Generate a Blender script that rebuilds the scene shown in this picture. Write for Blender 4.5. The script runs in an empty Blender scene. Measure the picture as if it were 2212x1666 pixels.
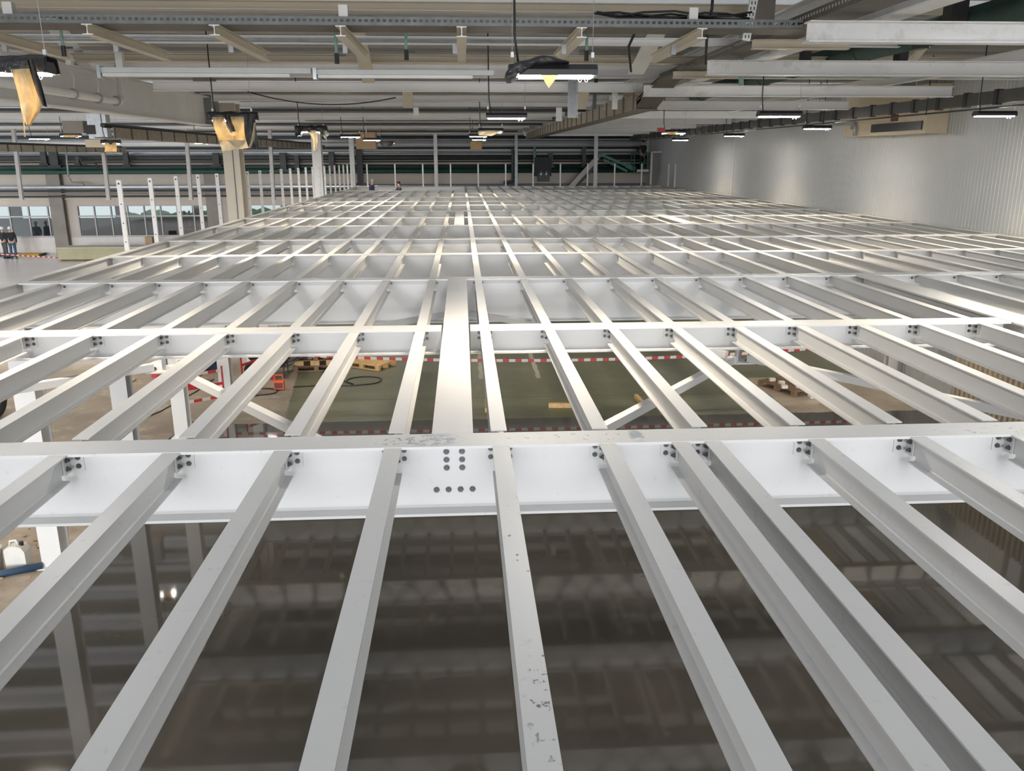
import bpy, bmesh, math, random
from mathutils import Vector, Matrix
random.seed(7)
PI = math.pi
sc = bpy.context.scene
COL = sc.collection

# ------------------------------------------------------------------ camera
FPX = 1776.6
YAW, PITCH, ROLL = map(math.radians, (3.367, 15.547, -0.106))
CAM = Vector((0, 0, 5.55))
cy_, sy_ = math.cos(YAW), math.sin(YAW)
f0 = Vector((sy_, cy_, 0)); r0 = Vector((cy_, -sy_, 0)); u0 = Vector((0, 0, 1))
f1 = f0 * math.cos(PITCH) - u0 * math.sin(PITCH)
u1 = u0 * math.cos(PITCH) + f0 * math.sin(PITCH)
r2 = r0 * math.cos(ROLL) + u1 * math.sin(ROLL)
u2 = u1 * math.cos(ROLL) - r0 * math.sin(ROLL)
cam_d = bpy.data.cameras.new('camera')
cam_d.sensor_width = 36; cam_d.lens = FPX / 2212 * 36; cam_d.clip_end = 300; cam_d.clip_start = 0.05
cam = bpy.data.objects.new('camera', cam_d); COL.objects.link(cam)
m = Matrix((r2, u2, -f1)).transposed().to_4x4(); m.translation = CAM
cam.matrix_world = m
sc.camera = cam

def ray(x, y):
    return r2 * ((x - 1106) / FPX) - u2 * ((y - 833) / FPX) + f1
def atz(x, y, z):
    d = ray(x, y); return CAM + d * ((z - CAM.z) / d.z)
def atY(x, y, Y):
    d = ray(x, y); return CAM + d * (Y / d.y)
def atX(x, y, X):
    d = ray(x, y); return CAM + d * (X / d.x)
def Yat(ypx, z, x=997):
    return atz(x, ypx, z).y

# ------------------------------------------------------------------ materials
def mat(name, col, rough=0.5, metal=0.0, var=0.06, vscale=4.0, bump=0.0, bscale=60.0, spec=0.5, dirt=None, dscale=6.0, damt=0.3, emit=None, estr=0, coat=0):
    M = bpy.data.materials.new(name); M.use_nodes = True
    nt = M.node_tree; b = nt.nodes['Principled BSDF']; L = nt.links
    tc = nt.nodes.new('ShaderNodeNewGeometry')
    n = nt.nodes.new('ShaderNodeTexNoise'); n.inputs['Scale'].default_value = vscale; n.inputs['Detail'].default_value = 5
    L.new(tc.outputs['Position'], n.inputs['Vector'])
    mr = nt.nodes.new('ShaderNodeMapRange'); mr.inputs['From Min'].default_value = .25; mr.inputs['From Max'].default_value = .75
    L.new(n.outputs['Fac'], mr.inputs['Value'])
    mx = nt.nodes.new('ShaderNodeMix'); mx.data_type = 'RGBA'
    L.new(mr.outputs['Result'], mx.inputs['Factor'])
    c = list(col) + [1]
    mx.inputs[6].default_value = [max(0, v * (1 - var)) for v in col] + [1]
    mx.inputs[7].default_value = [min(1, v * (1 + var)) for v in col] + [1]
    out = mx.outputs[2]
    if dirt:
        n2 = nt.nodes.new('ShaderNodeTexNoise'); n2.inputs['Scale'].default_value = dscale; n2.inputs['Detail'].default_value = 7; n2.inputs['Roughness'].default_value = .7
        L.new(tc.outputs['Position'], n2.inputs['Vector'])
        m2 = nt.nodes.new('ShaderNodeMapRange'); m2.inputs['From Min'].default_value = .60; m2.inputs['From Max'].default_value = .75
        m2.inputs['To Max'].default_value = damt
        L.new(n2.outputs['Fac'], m2.inputs['Value'])
        x2 = nt.nodes.new('ShaderNodeMix'); x2.data_type = 'RGBA'
        L.new(m2.outputs['Result'], x2.inputs['Factor']); L.new(out, x2.inputs[6]); x2.inputs[7].default_value = list(dirt) + [1]
        out = x2.outputs[2]
    L.new(out, b.inputs['Base Color'])
    b.inputs['Roughness'].default_value = rough; b.inputs['Metallic'].default_value = metal
    b.inputs['Specular IOR Level'].default_value = spec
    if coat: b.inputs['Coat Weight'].default_value = coat
    if emit:
        b.inputs['Emission Color'].default_value = list(emit) + [1]; b.inputs['Emission Strength'].default_value = estr
    if bump:
        n3 = nt.nodes.new('ShaderNodeTexNoise'); n3.inputs['Scale'].default_value = bscale; n3.inputs['Detail'].default_value = 4
        L.new(tc.outputs['Position'], n3.inputs['Vector'])
        bp = nt.nodes.new('ShaderNodeBump'); bp.inputs['Strength'].default_value = bump; bp.inputs['Distance'].default_value = .02
        L.new(n3.outputs['Fac'], bp.inputs['Height']); L.new(bp.outputs['Normal'], b.inputs['Normal'])
    return M

M = {}
M['paint'] = mat('white_steel_paint', (.71, .71, .70), .38, var=.03, vscale=1.5, dirt=(.33, .32, .30), dscale=9, damt=.10)
M['paint_scuffed'] = mat('white_steel_paint_scuffed', (.71, .71, .70), .40, var=.03, vscale=1.5, dirt=(.16, .16, .17), dscale=14, damt=.30)
def add_marks(M_, zones):
    """rubbed patches, dark scrapes and painted-in web shade at their own places on the steel"""
    t = M_.node_tree; b_ = t.nodes['Principled BSDF']; src = b_.inputs['Base Color'].links[0].from_socket
    g = t.nodes.new('ShaderNodeNewGeometry')
    for c, r, sc_, colr, lo in zones:
        mp = t.nodes.new('ShaderNodeMapping'); mp.inputs['Location'].default_value = (-c[0] / r[0], -c[1] / r[1], -c[2] / r[2]); mp.inputs['Scale'].default_value = (1 / r[0], 1 / r[1], 1 / r[2])
        t.links.new(g.outputs['Position'], mp.inputs['Vector'])
        ln = t.nodes.new('ShaderNodeVectorMath'); ln.operation = 'LENGTH'; t.links.new(mp.outputs[0], ln.inputs[0])
        m1 = t.nodes.new('ShaderNodeMapRange'); m1.inputs['From Min'].default_value = 1.0; m1.inputs['From Max'].default_value = .6; t.links.new(ln.outputs['Value'], m1.inputs['Value'])
        n_ = t.nodes.new('ShaderNodeTexNoise'); n_.inputs['Scale'].default_value = sc_; n_.inputs['Detail'].default_value = 6; n_.inputs['Roughness'].default_value = .7; t.links.new(g.outputs['Position'], n_.inputs['Vector'])
        m2 = t.nodes.new('ShaderNodeMapRange'); m2.inputs['From Min'].default_value = lo; m2.inputs['From Max'].default_value = lo + (.04 if sc_ > 5 else .30); t.links.new(n_.outputs['Fac'], m2.inputs['Value'])
        mu = t.nodes.new('ShaderNodeMath'); mu.operation = 'MULTIPLY'; t.links.new(m1.outputs[0], mu.inputs[0]); t.links.new(m2.outputs[0], mu.inputs[1])
        mx = t.nodes.new('ShaderNodeMix'); mx.data_type = 'RGBA'; t.links.new(mu.outputs[0], mx.inputs['Factor']); t.links.new(src, mx.inputs[6]); mx.inputs[7].default_value = list(colr) + [1]
        src = mx.outputs[2]
    t.links.new(src, b_.inputs['Base Color'])
add_marks(M['paint_scuffed'], [((-.20, 4.44, 4.0), (.20, .12, .05), 16, (.42, .46, .50), .48), ((-.38, 4.42, 4.0), (.16, .08, .05), 30, (.12, .09, .07), .56), ((.62, 4.44, 4.0), (.5, .12, .05), 22, (.30, .30, .29), .60),
    ((.98, 4.44, 4.0), (.05, .12, .05), 9, (.36, .40, .45), .42), ((3.05, 4.42, 4.0), (.45, .11, .05), 26, (.10, .10, .11), .60), ((.22, 3.2, 4.0), (.08, .5, .05), 24, (.12, .12, .12), .62), ((.23, 2.1, 4.0), (.09, .35, .06), 20, (.15, .15, .16), .58)])
M['ceil_paint'] = mat('ceiling_white_paint', (.80, .80, .79), .5, var=.05, vscale=1.2, dirt=(.42, .36, .27), dscale=1.6, damt=.35)
add_marks(M['ceil_paint'], [((3.9, 20, 6.7), (.9, 45, .35), 2.6, (.36, .32, .25), .50), ((5.6, 20, 6.78), (2.2, 45, .12), 1.7, (.42, .39, .34), .54)])  # stains at the beam ends; second zone paints shade along the upper webs
M['cream'] = mat('cream_steel_paint', (.62, .56, .45), .5, var=.06, vscale=1.0, dirt=(.42, .35, .24), dscale=2, damt=.3)
M['roof'] = mat('roof_sheet', (.36, .36, .345), .55, var=.06, vscale=.6)
M['galv'] = mat('galvanised_steel', (.50, .53, .55), .35, metal=.8, var=.15, vscale=12)
M['galv_dull'] = mat('dull_galvanised_steel', (.36, .38, .39), .5, metal=.5, var=.15, vscale=8)
M['tray'] = mat('cable_tray_brown', (.10, .088, .072), .6, var=.2, vscale=8)
M['tray_pale'] = mat('dusty_brown_tray', (.27, .235, .18), .65, var=.2, vscale=6)
M['busbar'] = mat('busbar_grey', (.075, .072, .064), .5, var=.15)
M['shade_grey'] = mat('shade_grey', (.30, .30, .29), .5, var=.1)
M['tray_grey'] = mat('weathered_grey_tray', (.17, .185, .185), .5, metal=.3, var=.2, vscale=8)
M['black'] = mat('black_plastic', (.018, .018, .02), .45, var=.2, vscale=10)
M['black_foil'] = mat('black_foil', (.02, .02, .022), .35, var=.3, vscale=14, bump=.6, bscale=26)
M['gold_foil'] = mat('yellow_lit_foil', (.60, .49, .31), .5, var=.3, vscale=9, bump=.9, bscale=16, dirt=(.10, .06, .025), dscale=5.5, damt=.75)  # dirt slot paints the shaded foil creases as dark brown noise
M['white_foil'] = mat('pale_foil', (.75, .68, .52), .35, var=.15, vscale=10, bump=.5, bscale=22)
M['lens'] = mat('lamp_lens', (.9, .9, .85), .4, var=0, emit=(1.0, .95, .88), estr=110)
M['darkpipe'] = mat('dark_pipe', (.045, .05, .05), .5, var=.2)
M['greenpipe'] = mat('dark_green_pipe', (.018, .075, .055), .45, var=.15)
M['darkgreen'] = mat('sooty_green_pipe', (.02, .045, .038), .5, var=.2)
M['mint'] = mat('mint_green_pipe', (.22, .38, .33), .45, var=.1)
M['blue_tape'] = mat('pale_blue_straps', (.40, .55, .62), .5)
M['silver'] = mat('silver_pipe', (.72, .75, .80), .25, metal=.7, var=.08)
M['bolt'] = mat('zinc_bolt', (.17, .18, .19), .35, metal=.6, var=.3, vscale=80)
M['panel'] = mat('white_wall_panel', (.60, .615, .615), .42, var=.03, vscale=.7)
M['farwall'] = mat('far_wall_plaster', (.62, .56, .49), .8, var=.06, vscale=.7, dirt=(.3, .27, .23), dscale=1.2, damt=.3)
M['farwall_low'] = mat('far_wall_white_band', (.72, .69, .66), .7, var=.05)
M['lightsheet'] = mat('pale_sheet_cladding', (.70, .71, .71), .5, var=.05)
M['frame'] = mat('window_frame_grey', (.48, .47, .46), .5)
M['col_cream'] = mat('column_cream_paint', (.50, .455, .38), .5, var=.05, vscale=2)
M['col_dark'] = mat('column_taupe', (.26, .23, .20), .6, var=.12, vscale=2)
M['wood'] = mat('pale_pallet_wood', (.55, .36, .16), .7, var=.25, vscale=9)
M['wood_dark'] = mat('dark_pallet_wood', (.20, .12, .07), .75, var=.3, vscale=9)
M['carton'] = mat('brown_cardboard', (.42, .29, .17), .8, var=.1, vscale=6)
M['white_block'] = mat('white_block', (.72, .66, .56), .7, var=.1)
M['red'] = mat('red_paint', (.45, .03, .04), .5, var=.15)
M['orange'] = mat('orange_plastic', (.75, .13, .03), .45, var=.1)
M['navy'] = mat('navy_cloth', (.03, .045, .11), .85, var=.2, vscale=20)
M['darkcloth'] = mat('dark_cloth', (.02, .022, .028), .85, var=.2, vscale=20)
M['greycloth'] = mat('grey_trousers', (.10, .11, .11), .85, var=.2, vscale=20)
M['jeans'] = mat('blue_jeans', (.06, .10, .17), .85, var=.2, vscale=20)
M['skin'] = mat('skin', (.55, .33, .24), .55, var=.05)
M['hair'] = mat('dark_hair', (.02, .015, .012), .7)
M['helmet'] = mat('white_helmet', (.78, .78, .75), .3)
M['cap'] = mat('grey_cap', (.25, .25, .24), .8)
M['lift_green'] = mat('lift_green', (.015, .16, .10), .4, var=.1)
M['lift_white'] = mat('lift_pale_arm', (.55, .50, .47), .5, var=.1)
M['insul'] = mat('pale_green_insulation', (.46, .44, .28), .8, var=.1, vscale=3)
M['clear_bag'] = mat('crumpled_clear_plastic', (.62, .62, .60), .25, var=.15, vscale=9, bump=.6, bscale=14)
M['jerry'] = mat('white_canister', (.74, .73, .68), .4)
M['bucket'] = mat('grey_white_bucket', (.55, .57, .60), .4)
M['bluehose'] = mat('dark_blue_pipe', (.03, .07, .13), .4)
M['rubber'] = mat('tyre_rubber', (.015, .015, .016), .7)
M['cream_box'] = mat('cream_sheet_metal', (.62, .53, .38), .5, var=.05)
M['maroon'] = mat('maroon_sign', (.16, .035, .035), .6)
M['grey_box'] = mat('grey_cabinet', (.22, .22, .21), .6, var=.1)
M['dark_in'] = mat('dark_interior', (.03, .033, .04), .7, var=.2)
M['hedge'] = mat('outside_hedge', (.06, .20, .10), .9, var=.5, vscale=3)
M['beige_sheet'] = mat('beige_ribbed_sheet', (.50, .42, .31), .7, var=.1)
M['glass'] = mat('window_glass', (.7, .75, .75), .05, var=0)
nt = M['glass'].node_tree
g1 = nt.nodes.new('ShaderNodeBsdfGlossy'); g1.inputs['Roughness'].default_value = .03
g2 = nt.nodes.new('ShaderNodeBsdfTransparent'); g2.inputs['Color'].default_value = (.80, .86, .86, 1)
gm = nt.nodes.new('ShaderNodeMixShader'); gm.inputs['Fac'].default_value = .10
nt.links.new(g2.outputs[0], gm.inputs[1]); nt.links.new(g1.outputs[0], gm.inputs[2])
nt.links.new(gm.outputs[0], nt.nodes['Material Output'].inputs['Surface'])

for nm in ('gold_foil', 'white_foil'):
    t = M[nm].node_tree; b_ = t.nodes['Principled BSDF']; tl = t.nodes.new('ShaderNodeBsdfTranslucent'); ms = t.nodes.new('ShaderNodeMixShader'); ms.inputs['Fac'].default_value = .5
    t.links.new(b_.inputs['Base Color'].links[0].from_socket, tl.inputs['Color']); t.links.new(b_.outputs[0], ms.inputs[1]); t.links.new(tl.outputs[0], ms.inputs[2]); t.links.new(ms.outputs[0], t.nodes['Material Output'].inputs['Surface'])
def stripe_mat(name, c1, c2, period, axis='X', rough=.5):
    m_ = bpy.data.materials.new(name); m_.use_nodes = True
    t = m_.node_tree; b = t.nodes['Principled BSDF']; b.inputs['Roughness'].default_value = rough
    g = t.nodes.new('ShaderNodeNewGeometry'); s = t.nodes.new('ShaderNodeSeparateXYZ'); t.links.new(g.outputs['Position'], s.inputs[0])
    a = t.nodes.new('ShaderNodeMath'); a.operation = 'DIVIDE'; a.inputs[1].default_value = period; t.links.new(s.outputs[axis], a.inputs[0])
    f = t.nodes.new('ShaderNodeMath'); f.operation = 'FRACT'; t.links.new(a.outputs[0], f.inputs[0])
    c = t.nodes.new('ShaderNodeMath'); c.operation = 'GREATER_THAN'; c.inputs[1].default_value = .5; t.links.new(f.outputs[0], c.inputs[0])
    x = t.nodes.new('ShaderNodeMix'); x.data_type = 'RGBA'; t.links.new(c.outputs[0], x.inputs['Factor'])
    x.inputs[6].default_value = list(c1) + [1]; x.inputs[7].default_value = list(c2) + [1]
    t.links.new(x.outputs[2], b.inputs['Base Color'])
    return m_
M['tape'] = stripe_mat('red_white_tape', (.50, .03, .03), (.60, .57, .53), .30)
M['kerb'] = stripe_mat('yellow_black_kerb', (.62, .36, .04), (.03, .03, .03), 2.6)

# ------------------------------------------------------------------ mesh helper
class MB:
    def __init__(s): s.v = []; s.f = []
    def add(s, vs, fs):
        o = len(s.v); s.v += [tuple(v) for v in vs]; s.f += [tuple(i + o for i in f) for f in fs]; return s
    def box(s, x0, x1, y0, y1, z0, z1):
        x0, x1 = sorted((x0, x1)); y0, y1 = sorted((y0, y1)); z0, z1 = sorted((z0, z1))
        return s.add([(x0, y0, z0), (x1, y0, z0), (x1, y1, z0), (x0, y1, z0), (x0, y0, z1), (x1, y0, z1), (x1, y1, z1), (x0, y1, z1)],
                     [(0, 3, 2, 1), (4, 5, 6, 7), (0, 1, 5, 4), (1, 2, 6, 5), (2, 3, 7, 6), (3, 0, 4, 7)])
    def bar(s, p0, p1, w, h, up=(0, 0, 1)):
        p0, p1 = Vector(p0), Vector(p1); d = (p1 - p0).normalized(); up = Vector(up)
        if abs(d.dot(up)) > .98: up = Vector((0, 1, 0))
        a = d.cross(up).normalized(); b = a.cross(d).normalized()
        vs = [p + a * (w / 2 * i) + b * (h / 2 * j) for p in (p0, p1) for i, j in ((-1, -1), (1, -1), (1, 1), (-1, 1))]
        return s.add(vs, [(0, 1, 2, 3), (7, 6, 5, 4), (0, 4, 5, 1), (1, 5, 6, 2), (2, 6, 7, 3), (3, 7, 4, 0)])
    def tube(s, pts, r, n=8, cap=True):
        pts = [Vector(p) for p in pts]; k = len(pts)
        rs = r if isinstance(r, (list, tuple)) else [r] * k
        a = None; rings = []
        for i, p in enumerate(pts):
            d = (pts[min(i + 1, k - 1)] - pts[max(i - 1, 0)]).normalized()
            if a is None:
                up = Vector((0, 0, 1)) if abs(d.z) < .9 else Vector((0, 1, 0))
                a = d.cross(up).normalized()
            else:
                a = (a - d * a.dot(d)).normalized()
            b = d.cross(a).normalized()
            rings.append([p + a * (rs[i] * math.cos(2 * PI * j / n)) + b * (rs[i] * math.sin(2 * PI * j / n)) for j in range(n)])
        fs = []
        for i in range(k - 1):
            for j in range(n): fs.append((i * n + j, i * n + (j + 1) % n, (i + 1) * n + (j + 1) % n, (i + 1) * n + j))
        if cap: fs += [tuple(range(n))[::-1], tuple((k - 1) * n + j for j in range(n))]
        return s.add([v for r_ in rings for v in r_], fs)
    def prism(s, prof, axis, a0, a1):
        """closed profile (u, v) swept along axis; x: u=y v=z ; y: u=x v=z ; z: u=x v=y"""
        n = len(prof)
        mk = {'x': lambda u, v, a: (a, u, v), 'y': lambda u, v, a: (u, a, v), 'z': lambda u, v, a: (u, v, a)}[axis]
        vs = [mk(u, v, a) for a in (a0, a1) for u, v in prof]
        fs = [(i, (i + 1) % n, (i + 1) % n + n, i + n) for i in range(n)] + [tuple(range(n))[::-1], tuple(range(n, 2 * n))]
        return s.add(vs, fs)
    def ibeam(s, axis, a0, a1, c, zt, h, w, tf, tw, r=None):
        r = tf * .8 if r is None else r
        zb = zt - h; w2, t2 = w / 2, tw / 2
        P = [(-w2, zb), (w2, zb), (w2, zb + tf), (t2 + r, zb + tf), (t2, zb + tf + r), (t2, zt - tf - r), (t2 + r, zt - tf), (w2, zt - tf), (w2, zt), (-w2, zt),
             (-w2, zt - tf), (-t2 - r, zt - tf), (-t2, zt - tf - r), (-t2, zb + tf + r), (-t2 - r, zb + tf), (-w2, zb + tf)]
        return s.prism([(u + c, v) for u, v in P], axis, a0, a1)
    def hcol(s, x, y, z0, z1, w, h, tf, tw):
        """upright H section, web along y"""
        w2, h2, t2 = w / 2, h / 2, tw / 2
        P = [(-w2, -h2), (w2, -h2), (w2, -h2 + tf), (t2, -h2 + tf), (t2, h2 - tf), (w2, h2 - tf), (w2, h2), (-w2, h2), (-w2, h2 - tf), (-t2, h2 - tf), (-t2, -h2 + tf), (-w2, -h2 + tf)]
        return s.prism([(u + x, v + y) for u, v in P], 'z', z0, z1)
    def ball(s, c, r, n=10, m=6, sz=1.0):
        vs = []; fs = []
        for i in range(m + 1):
            t = PI * i / m
            for j in range(n):
                p = 2 * PI * j / n
                vs.append((c[0] + r * math.sin(t) * math.cos(p), c[1] + r * math.sin(t) * math.sin(p), c[2] + r * sz * math.cos(t)))
        for i in range(m):
            for j in range(n): fs.append((i * n + j, (i + 1) * n + j, (i + 1) * n + (j + 1) % n, i * n + (j + 1) % n))
        return s.add(vs, fs)
    def build(s, name, material, parent=None, smooth=False, origin=None):
        me = bpy.data.meshes.new(name)
        if parent is not None:
            p = parent; o = Vector((0, 0, 0))
            while p is not None: o += p.location; p = p.parent
        elif origin is not None: o = Vector(origin)
        else:
            xs = [v[0] for v in s.v]; ys = [v[1] for v in s.v]; zs = [v[2] for v in s.v]
            o = Vector(((min(xs) + max(xs)) / 2, (min(ys) + max(ys)) / 2, min(zs)))
        me.from_pydata([(v[0] - o.x, v[1] - o.y, v[2] - o.z) for v in s.v], [], s.f)
        bm = bmesh.new(); bm.from_mesh(me)
        bmesh.ops.recalc_face_normals(bm, faces=bm.faces); bm.to_mesh(me); bm.free()
        me.materials.append(M[material] if isinstance(material, str) else material)
        if smooth:
            for p in me.polygons: p.use_smooth = True
        ob = bpy.data.objects.new(name, me); COL.objects.link(ob)
        if parent is not None: ob.parent = parent
        else: ob.location = o
        return ob

LABELS = {}
def tag(o, label, cat, group=None, kind='thing'):
    o['label'] = label; o['category'] = cat; o['kind'] = kind
    if group: o['group'] = group
    return o
def struct(o): o['kind'] = 'structure'; return o
def empty(name, loc):
    o = bpy.data.objects.new(name, None); COL.objects.link(o); o.location = loc; o.empty_display_size = .2
    return o
def dup(root, delta=None, loc=None, label=None, group=None):
    r = root.copy(); COL.objects.link(r)
    r.location = Vector(loc) if loc is not None else root.location + Vector(delta)
    if label: r['label'] = label
    if group: r['group'] = group
    for ch in list(root.children):
        c = ch.copy(); COL.objects.link(c); c.parent = r
        for g in list(ch.children):
            d = g.copy(); COL.objects.link(d); d.parent = c
    return r
ORD = ['zeroth', 'first', 'second', 'third', 'fourth', 'fifth', 'sixth', 'seventh', 'eighth', 'ninth', 'tenth', 'eleventh', 'twelfth', 'thirteenth', 'fourteenth', 'fifteenth', 'sixteenth',
       'seventeenth', 'eighteenth', 'nineteenth', 'twentieth', 'twenty-first', 'twenty-second', 'twenty-third', 'twenty-fourth']

# ================================================================== SETTING
FARY = 50.8; WALLX = 11.25; ROOFZ = 7.75
# floor -------------------------------------------------------------
fm = bpy.data.materials.new('hall_floor'); fm.use_nodes = True
nt = fm.node_tree; N = nt.nodes; L = nt.links; b = N['Principled BSDF']
geo = N.new('ShaderNodeNewGeometry'); sep = N.new('ShaderNodeSeparateXYZ'); L.new(geo.outputs['Position'], sep.inputs[0])
def math_(op, a, bb, clamp=False):
    n = N.new('ShaderNodeMath'); n.operation = op; n.use_clamp = clamp
    for i, v in enumerate((a, bb)):
        if isinstance(v, (int, float)): n.inputs[i].default_value = v
        else: L.new(v, n.inputs[i])
    return n.outputs[0]
def noise(scale, det=5, rough=.5, vec=None):
    n = N.new('ShaderNodeTexNoise'); n.inputs['Scale'].default_value = scale; n.inputs['Detail'].default_value = det; n.inputs['Roughness'].default_value = rough
    L.new(vec if vec else geo.outputs['Position'], n.inputs['Vector']); return n.outputs['Fac']
def ramp01(v, a, bb):
    n = N.new('ShaderNodeMapRange'); n.inputs['From Min'].default_value = a; n.inputs['From Max'].default_value = bb
    L.new(v, n.inputs['Value']); return n.outputs['Result']
def mixc(f, a, bb):
    n = N.new('ShaderNodeMix'); n.data_type = 'RGBA'
    L.new(f, n.inputs['Factor'])
    for i, v in ((6, a), (7, bb)):
        if isinstance(v, tuple): n.inputs[i].default_value = list(v) + [1]
        else: L.new(v, n.inputs[i])
    return n.outputs[2]
def mixf(f, a, bb):
    n = N.new('ShaderNodeMix')
    L.new(f, n.inputs['Factor'])
    for i, v in ((2, a), (3, bb)):
        if isinstance(v, (int, float)): n.inputs[i].default_value = v
        else: L.new(v, n.inputs[i])
    return n.outputs[0]
X, Y = sep.outputs['X'], sep.outputs['Y']
nA = noise(.55, 6, .6); nB = noise(2.2, 6, .65); nC = noise(9, 5, .6)
wob = math_('MULTIPLY', math_('SUBTRACT', nB, .5), .16)
Xw = math_('ADD', X, wob); Yw = math_('ADD', Y, wob)
# bare concrete, brown and dusty
conc = mixc(ramp01(nA, .3, .7), (.17, .14, .11), (.30, .255, .205))
conc = mixc(math_('MULTIPLY', ramp01(nB, .55, .72), .6), conc, (.46, .41, .34))
# pale concrete at the far left, window glare put into its colour
pale = mixc(ramp01(nA, .3, .7), (.78, .73, .70), (.86, .82, .79))
mpale = math_('MULTIPLY', ramp01(Xw, -6.2, -6.6), ramp01(Y, 22, 27))
conc = mixc(mpale, conc, pale)
# dusty sand near the canisters
msand = math_('MULTIPLY', ramp01(Xw, -5.78, -5.82), ramp01(Y, 15.0, 12.5))
sand = mixc(ramp01(nB, .35, .65), (.25, .20, .15), (.40, .345, .28))
conc = mixc(msand, conc, sand)
# green painted floor
green = mixc(ramp01(nA, .3, .7), (.085, .095, .055), (.14, .145, .085))
green = mixc(math_('MULTIPLY', ramp01(nB, .55, .75), .55), green, (.20, .18, .13))
green = mixc(math_('MULTIPLY', ramp01(Y, 18.6, 22.0), .6), green, mixc(nB, (.06, .085, .06), (.17, .155, .12)))
jt = math_('MULTIPLY', math_('GREATER_THAN', Y, 18.86), math_('LESS_THAN', Y, 18.89))
green = mixc(jt, green, (.03, .03, .025))
for xa, ya, yb in ((.37, 20.6, 24.5), (1.85, 20.6, 24.5)):
    ln = math_('MULTIPLY', math_('MULTIPLY', math_('GREATER_THAN', Xw, xa), math_('LESS_THAN', Xw, xa + .12)), math_('MULTIPLY', math_('GREATER_THAN', Y, ya), math_('LESS_THAN', Y, yb)))
    green = mixc(math_('MULTIPLY', ln, .6), green, (.42, .42, .36))
slant = math_('ADD', Xw, math_('MULTIPLY', math_('SUBTRACT', Y, 17.2), .12))
mgreen = math_('MULTIPLY', math_('MULTIPLY', ramp01(slant, -3.98, -3.92), ramp01(Y, 17.0, 17.1)), ramp01(Y, 36, 34))
base = mixc(mgreen, conc, green)
# bare strip to the right
mright = math_('MULTIPLY', math_('MULTIPLY', ramp01(Xw, 7.28, 7.34), ramp01(Y, 17.0, 17.1)), ramp01(Yw, 20.3, 20.2))
rsand = mixc(ramp01(nB, .3, .7), (.33, .27, .20), (.47, .40, .31))
base = mixc(mright, base, rsand)
# dark polished resin
mdark = math_('MULTIPLY', ramp01(Xw, -5.80, -5.76), ramp01(Yw, 17.24, 17.20))
dark = mixc(ramp01(nA, .3, .7), (.046, .043, .038), (.058, .054, .048))
base = mixc(mdark, base, dark)
L.new(base, b.inputs['Base Color'])
rr = mixf(mgreen, mixf(mpale, .75, .28), .42)
rr = mixf(mdark, rr, math_('ADD', math_('MULTIPLY', nA, .04), .022))
L.new(rr, b.inputs['Roughness']); b.inputs['Specular IOR Level'].default_value = .8
bp = N.new('ShaderNodeBump'); bp.inputs['Distance'].default_value = .01
L.new(mixf(mdark, .5, .006), bp.inputs['Strength']); L.new(mixf(mdark, nC, nB), bp.inputs['Height']); L.new(bp.outputs[0], b.inputs['Normal'])
M['floor'] = fm
struct(MB().box(-30, WALLX, -6, 62, -.2, 0).build('floor', 'floor'))

# roof: long shallow troughs running left to right, with translucent strips added for more daylight -----------------
M['added_skylight'] = mat('added_translucent_sheet', (.9, .9, .9), .5, var=.02)
t = M['added_skylight'].node_tree; tl = t.nodes.new('ShaderNodeBsdfTranslucent'); tl.inputs['Color'].default_value = (.86, .89, .92, 1)
t.links.new(tl.outputs[0], t.nodes['Material Output'].inputs['Surface'])
P = .86
STRIPS = (5, 7, 9, 11, 13, 15, 20, 34, 45, 57)          # which troughs are translucent
k = 0; run = MB(); sky_ = MB(); slab = MB()
while -6.0 + P * k < 59:
    y = -6.0 + P * k
    pr_ = [(y, ROOFZ), (y + .40, ROOFZ), (y + .48, ROOFZ - .28), (y + .78, ROOFZ - .28), (y + P, ROOFZ)]
    for xa_, xb_, clear in ((-30, -8.5, k in STRIPS or (k >= 18 and k % 2 == 0)), (-8.5, WALLX + .2, k in STRIPS)):  # left-aisle translucent strips added to brighten the pale floor
        vs = [(a, u, v) for a in (xa_, xb_) for u, v in pr_]
        (sky_ if clear else run).add(vs, [(i, i + 1, i + 6, i + 5) for i in range(4)])
        if not clear: slab.box(xa_, xb_, y, y + P, ROOFZ + .03, ROOFZ + .2)
    k += 1
struct(run.build('ceiling', 'roof')); struct(sky_.build('ceiling_added_skylight', 'added_skylight')); struct(slab.build('ceiling_slab', 'roof'))

# right wall: narrow ribbed panels, a joint every metre ------------
prof = []
y = -6.0
while y < FARY + .2:
    for k in range(8):
        yy = y + k * .125
        prof += [(WALLX, yy), (WALLX, yy + .09), (WALLX - .008, yy + .10), (WALLX - .008, yy + .115)]
    prof += [(WALLX, y + .985), (WALLX + .02, y + .99), (WALLX + .02, y + .998)]
    y += 1.0
poly = prof + [(WALLX + .12, y), (WALLX + .12, -6.0)]
struct(MB().prism(poly, 'z', 0, ROOFZ).build('wall_right', 'panel'))
jl = atY(1545, 350, 30)
struct(MB().box(WALLX - .03, WALLX - .005, 34.6, 34.72, 4.0, 7.2).build('trim_1', 'lightsheet'))

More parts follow.
